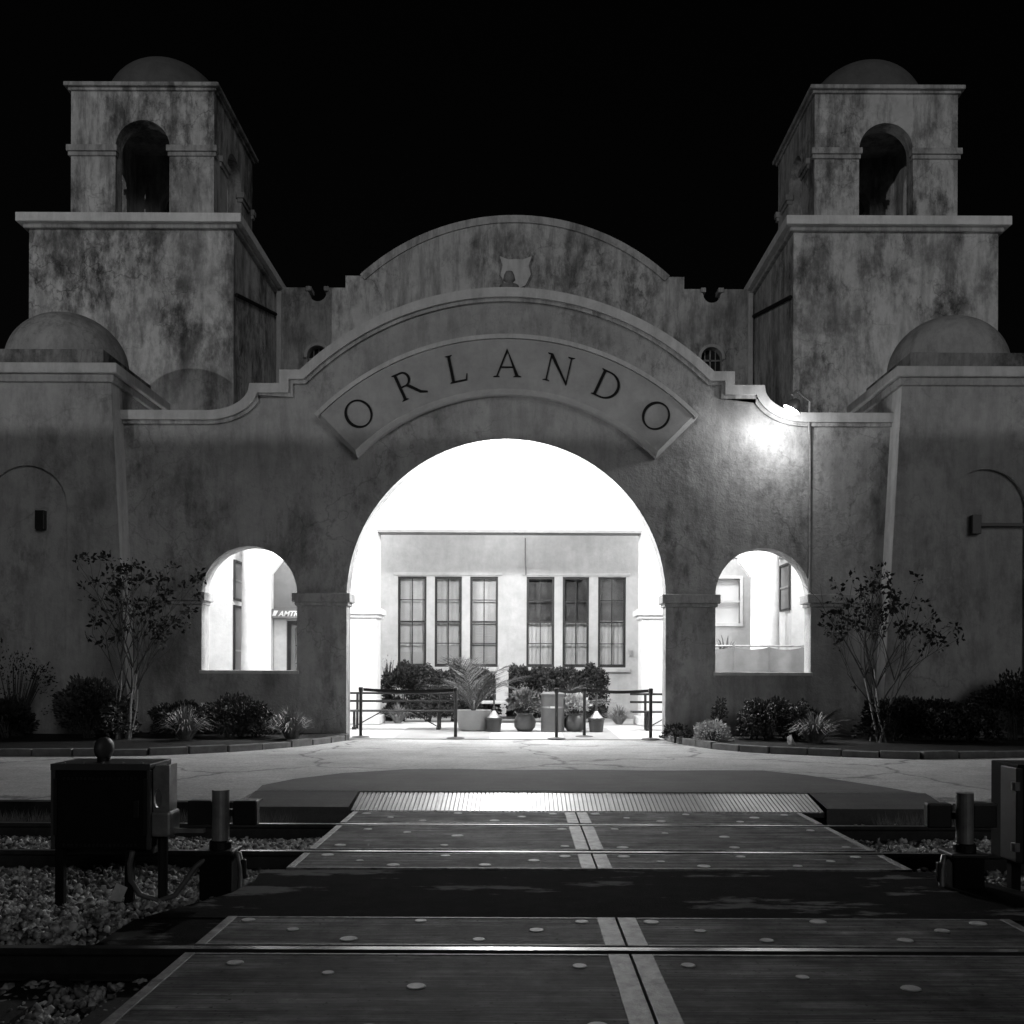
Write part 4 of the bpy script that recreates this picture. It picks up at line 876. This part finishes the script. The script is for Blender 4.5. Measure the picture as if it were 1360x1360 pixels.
# screen fence in the side opening
fy = 22.6; fa, fb = 3.95, 7.2; t = thing('screen_fence', ((fa+fb)/2, fy, .2), 'chain-link fence with grey fabric screen seen through the side opening', 'fence'); zt = W(1010, 858, fy)[1]
posts = [fa, 4.75, 5.55, 6.30, fb]
for q in posts: MB().tube([(q, fy, .2), (q, fy, zt + .02)], .03, 8).build('post', M['steel'], t)
MB().tube([(fa, fy, zt), (fb, fy, zt)], .022, 8).build('top_rail', M['steel'], t)
for a, b in zip(posts, posts[1:]):
    n = 14; v = []
    for i in range(n+1):
        u = i/n; xx = a + (b-a)*u; v += [(xx, fy - .045 + .012*math.sin(u*9 + a), .3), (xx, fy - .045 + .012*math.sin(u*9 + a), zt - .03 - .05*math.sin(math.pi*u))]
    me = bpy.data.meshes.new('fabric'); me.from_pydata(v, [], [(2*i, 2*i+2, 2*i+3, 2*i+1) for i in range(n)]); me.update(); link('fabric', me, M['wallgrey'], t)
# ------------------------------------------------------------------ trackside equipment
def crossing_signal(label, px, Y, conduit_side):
    x = W(px, 1150, Y)[0]; zb = -.13; k = Y / F; t = thing('crossing_signal', (x, Y, zb), label, 'signal')
    MB().box(x - .115, x + .115, Y - .11, Y + .11, zb, .22).build('junction_box', M['blackmatte'], t, bev=.02); MB().box(x - .135, x + .135, Y - .13, Y + .13, .20, .235).build('box_lid', M['black'], t, bev=.01)
    MB().tube([(x + .01, Y, .22), (x + .01, Y, .66)], .062, 20).build('post', M['steel'], t, smooth=False); MB().lathe([(.075,.0),(.075,.05),(.06,.07),(0,.07)], (x + .01, Y, .62), 20).build('post_cap', M['black'], t); MB().lathe([(.08,0),(.08,.05),(.07,.06)], (x + .01, Y, .235), 20).build('collar', M['black'], t)
    for s in (-1, 1):
        cx = x + .01 + s * .165; MB().box(cx - .09, cx + .09, Y + .03, Y + .12, .395, .575).build('lamp_housing', M['black'], t, bev=.012)
        MB().lathe([(.075,0),(.085,-.0),(.085,.01),(.03,.03),(0,.03)], (0,0,0), 20).build('lamp_back', M['urn'], t, local=True)
        o = t.children[-1]; o.rotation_euler = (R(90), 0, 0); o.location = (cx - x, .028, .485 - zb)
        MB().box(cx - .08, cx + .08, Y + .12, Y + .25, .555, .566).build('visor', M['black'], t)
    MB().box(x - .09, x + .11, Y + .045, Y + .10, .46, .51).build('cross_arm', M['black'], t)
    s = conduit_side; MB().tube([(x + s*.10, Y - .02, .2), (x + s*.15, Y - .03, .20), (x + s*.17, Y - .03, .10), (x + s*.17, Y - .04, -.05), (x + s*.21, Y - .05, -.11)], .024, 8).build('conduit_elbow', M['steel'], t, smooth=True)
    MB().box(x + s*.18 - .025, x + s*.18 + .025, Y - .05, Y - .01, .02, .16).build('conduit_box', M['black'], t, bev=.008)
    return x, t
sx1, _ = crossing_signal('short crossing signal post with twin black lamp housings beside the signal cabinet', 291, 7.35, 1); sx2, _ = crossing_signal('short crossing signal post with twin black lamp housings standing without a cabinet behind it', 1279, 7.35, -1)
# signal cabinet
CY = 7.05; k = CY / F; ca, cb = W(71, 1070, CY)[0], W(198, 1070, CY)[0]; czt, czb = W(135, 1015, CY)[1], W(135, 1128, CY)[1]
cab = thing('signal_cabinet', ((ca+cb)/2, CY, -.13), 'black signal cabinet on two legs with a round bell on top', 'cabinet')
MB().box(ca, cb, CY, CY + .40, czb, czt).build('housing', M['blackmatte'], cab, bev=.012); MB().box(ca - .012, cb + .012, CY - .015, CY + .415, czt - .035, czt + .004).build('lid', M['black'], cab, bev=.006)
for z in (czt - .11, czb + .02):
    m = MB(); n = 18
    for i in range(n): xx = ca + .07 + (cb-ca-.14)*i/n; m.box(xx, xx + (cb-ca-.14)/n*.55, CY - .012, CY + .001, z, z + .018)
    tag(m.build('vent_slots', M['frame'], cab), kind='stuff')
for u in (.03, .97): MB().box(ca + (cb-ca)*u - .012, ca + (cb-ca)*u + .012, CY - .02, CY, czt - .1, czb + .1).build('hinge_strip', M['black'], cab)
for u in (.0, 1.0):
    xx = ca + (cb-ca)*u; MB().box(xx - .014, xx + .014, CY - .014, CY + .02, czb, czt - .04).build('corner_highlight', M['urn'], cab, bev=.004)  # added paler strips paint the rim light along the corners
for i in range(5): MB().lathe([(.011,0),(.011,.006),(.006,.011),(0,.011)], (ca + .06 + i * (cb-ca-.12)/4, CY + .03, czt + .004), 8).build('bolt', M['steel'], cab)
MB().box(ca - .012, cb + .012, CY - .022, CY - .014, czt - .04, czt + .002).build('lid_highlight', M['urn'], cab)  # paler strip paints the highlight along the lid edge
MB().box(cb - .1, cb - .06, CY - .03, CY, .5, .62).build('latch', M['black'], cab, bev=.005)
for u in (.0, .73): MB().box(ca + (cb-ca)*u, ca + (cb-ca)*u + .06, CY + .02, CY + .08, -.2, czb).build('leg', M['blackmatte'], cab, bev=.008)
MB().box(ca + .01, cb - .01, CY + .10, CY + .25, czb - .05, czb).build('leg_beam', M['black'], cab)
bx_, bz_ = W(138, 994, CY + .2); MB().lathe([(.045,0),(.045,.03),(.025,.04),(.025,.07)], (bx_, CY + .2, czt), 16).build('bell_stem', M['black'], cab)
me = MB().lathe([(0,-.035),(.05,-.035),(.078,-.02),(.084,.01),(.075,.03),(.03,.045),(0,.045)], (0,0,0), 24).mesh('bell'); me.transform(Matrix.Translation((bx_, CY + .2, bz_)) @ Matrix.Rotation(R(70), 4, 'Z') @ Matrix.Rotation(R(90), 4, 'X')); link('bell', me, M['urn'], cab, smooth=True)
# mechanism column attached to the cabinet
px0 = W(212, 1100, CY + .1)[0]; t = thing('mechanism_column', (px0, CY + .12, -.13), 'grey steel column with an oval cut-out standing against the signal cabinet', 'column')
zt_ = W(212, 1016, CY + .1)[1]; zb_ = W(212, 1107, CY + .1)[1]
outl = [(px0 - .07, zb_), (px0 + .075, zb_), (px0 + .075, zt_), (px0 - .07, zt_)]
ov = arc(px0 - .005, (zt_*.52 + zb_*.48), .03, 0, 345, 16, .07)
shape('column_plate', outl, [ov], CY + .08, CY + .11, M['steel'], t, bev=.004); MB().box(px0 + .055, px0 + .075, CY + .11, CY + .24, zb_, zt_).build('column_flange', M['steel'], t); MB().box(px0 - .09, px0 + .09, CY + .06, CY + .27, zb_ - .02, zb_ + .16).build('column_foot', M['steel'], t, bev=.02)
MB().tube([(px0, CY + .17, zb_), (px0, CY + .17, -.25)], .035, 10).build('column_stub', M['black'], t)
MB().box(px0 + .09, sx1 - .06, CY + .13, CY + .17, zb_ + .0, zb_ + .03).build('link_bar', M['steel'], t)
# flexible conduit
cp = [W(p[0], p[1], CY + .12) for p in ((187, 1132), (181, 1150), (180, 1172), (190, 1192), (212, 1202), (232, 1196), (246, 1176), (256, 1160), (268, 1150), (280, 1146))]
pts = [(a, CY - .03 + .03*i, b + .035) for i, (a, b) in enumerate(cp)]
fcond = MB().tube(pts, .019, 10).build('flexible_conduit', M['bin'], smooth=True); tag(fcond, 'pale flexible conduit looping from the signal cabinet to the signal post', 'conduit')
# cabinet at the frame edge
ex0 = W(1346, 1080, 7.3)[0]; t = thing('equipment_cabinet', (ex0 + .3, 7.3, -.13), 'tall black equipment cabinet with clasps next to the signal post without a bell', 'cabinet')
ez1, ez0 = W(1350, 1016, 7.3)[1], W(1350, 1148, 7.3)[1]
MB().box(ex0 + .03, ex0 + .62, 7.3, 7.72, ez0, ez1).build('housing', M['blackmatte'], t, bev=.01); MB().box(ex0, ex0 + .05, 7.26, 7.5, ez0 + .02, ez1 - .02).build('door_edge', M['black'], t, bev=.006)
for z in (ez1 - .15, ez0 + .13): MB().lathe([(.03,-.03),(.03,.03),(0,.03)], (ex0, 7.27, z), 12).build('clasp', M['steel'], t)
for xx in (ex0 + .06, ex0 + .5): MB().box(xx, xx + .07, 7.45, 7.52, -.2, ez0).build('leg', M['blackmatte'], t)
# weeds along the platform edge and litter
WP = []
for (x0, x1) in ((-7, -2.4), (3.8, 7)):
    n = int((x1-x0)*700); WP.append(np.stack([rng.uniform(x0, x1, n), rng.uniform(10.3, 10.78, n), np.full(n, -.16)], 1))
WP = np.concatenate(WP); v = []; f = []
for p in WP:
    a = rng.uniform(0, 6.28); h = rng.uniform(.08, .24); l = rng.uniform(.02, .09); b = len(v); v += [(p[0]-.005, p[1], p[2]), (p[0]+.005, p[1], p[2]), (p[0] + l*math.cos(a), p[1] + l*math.sin(a), p[2] + h)]; f.append((b, b+1, b+2))
tag(link('weeds', pydata('weeds', v, f), M['blade']), 'thin weeds growing along the foot of the platform edge', 'weeds', kind='stuff')
lx_, ly_ = W(155, 1190, 6.9)[0], 6.9
ltr = MB().add([(lx_-.05,ly_,-.04),(lx_+.04,ly_-.02,-.05),(lx_+.05,ly_+.06,.03),(lx_-.03,ly_+.07,.06),(lx_,ly_+.03,.015),(lx_-.05,ly_,-.043),(lx_+.04,ly_-.02,-.053),(lx_+.05,ly_+.06,.027),(lx_-.03,ly_+.07,.057)], [(0,1,4),(1,2,4),(2,3,4),(3,0,4),(5,6,7,8)]).build('paper_scrap', M['paper']); tag(ltr, 'crumpled white paper scrap on the ballast under the signal cabinet', 'litter')

# ------------------------------------------------------------------ behind the camera: unseen block added to cut low light, distant floodlight mast
o = MB().box(-70, 50, -20, -13, -.3, 7.25).build('light_blocker', M['gable']); o['kind'] = 'structure'  # out of view, added to shade the lower facade and foreground
mx, my, mz = -40.0, -60.0, 9.0
t = thing('floodlight_mast', (mx, my, -.4), 'distant unseen floodlight mast behind the added light blocker', 'mast')
MB().tube([(mx, my, -.4), (mx, my, mz + .4)], [.16, .09], 12).build('pole', M['steel'], t); MB().box(mx - .45, mx + .45, my - .35, my - .05, mz - .35, mz + .35).build('lamp_head', M['black'], t); MB().box(mx - .4, mx + .4, my - .049, my - .03, mz - .3, mz + .3).build('lens', M['globe'], t)
l = bpy.data.lights.new('mast_light', 'SPOT'); l.energy = 42000; l.spot_size = R(40); l.spot_blend = .3; l.shadow_soft_size = .25; lo = bpy.data.objects.new('mast_light', l); COL.objects.link(lo); lo.parent = t
lo.location = (0, .4, mz + .4); lo.rotation_euler = Vector((40, 84, -.5)).to_track_quat('-Z', 'Y').to_euler()
palm('small feathery palm behind the strap-leaf clump beside the pale rock', (W(1092, 945, 18.9)[0], 18.9, .45), 9, .95, 61, M['leaf'], name='small_palm')
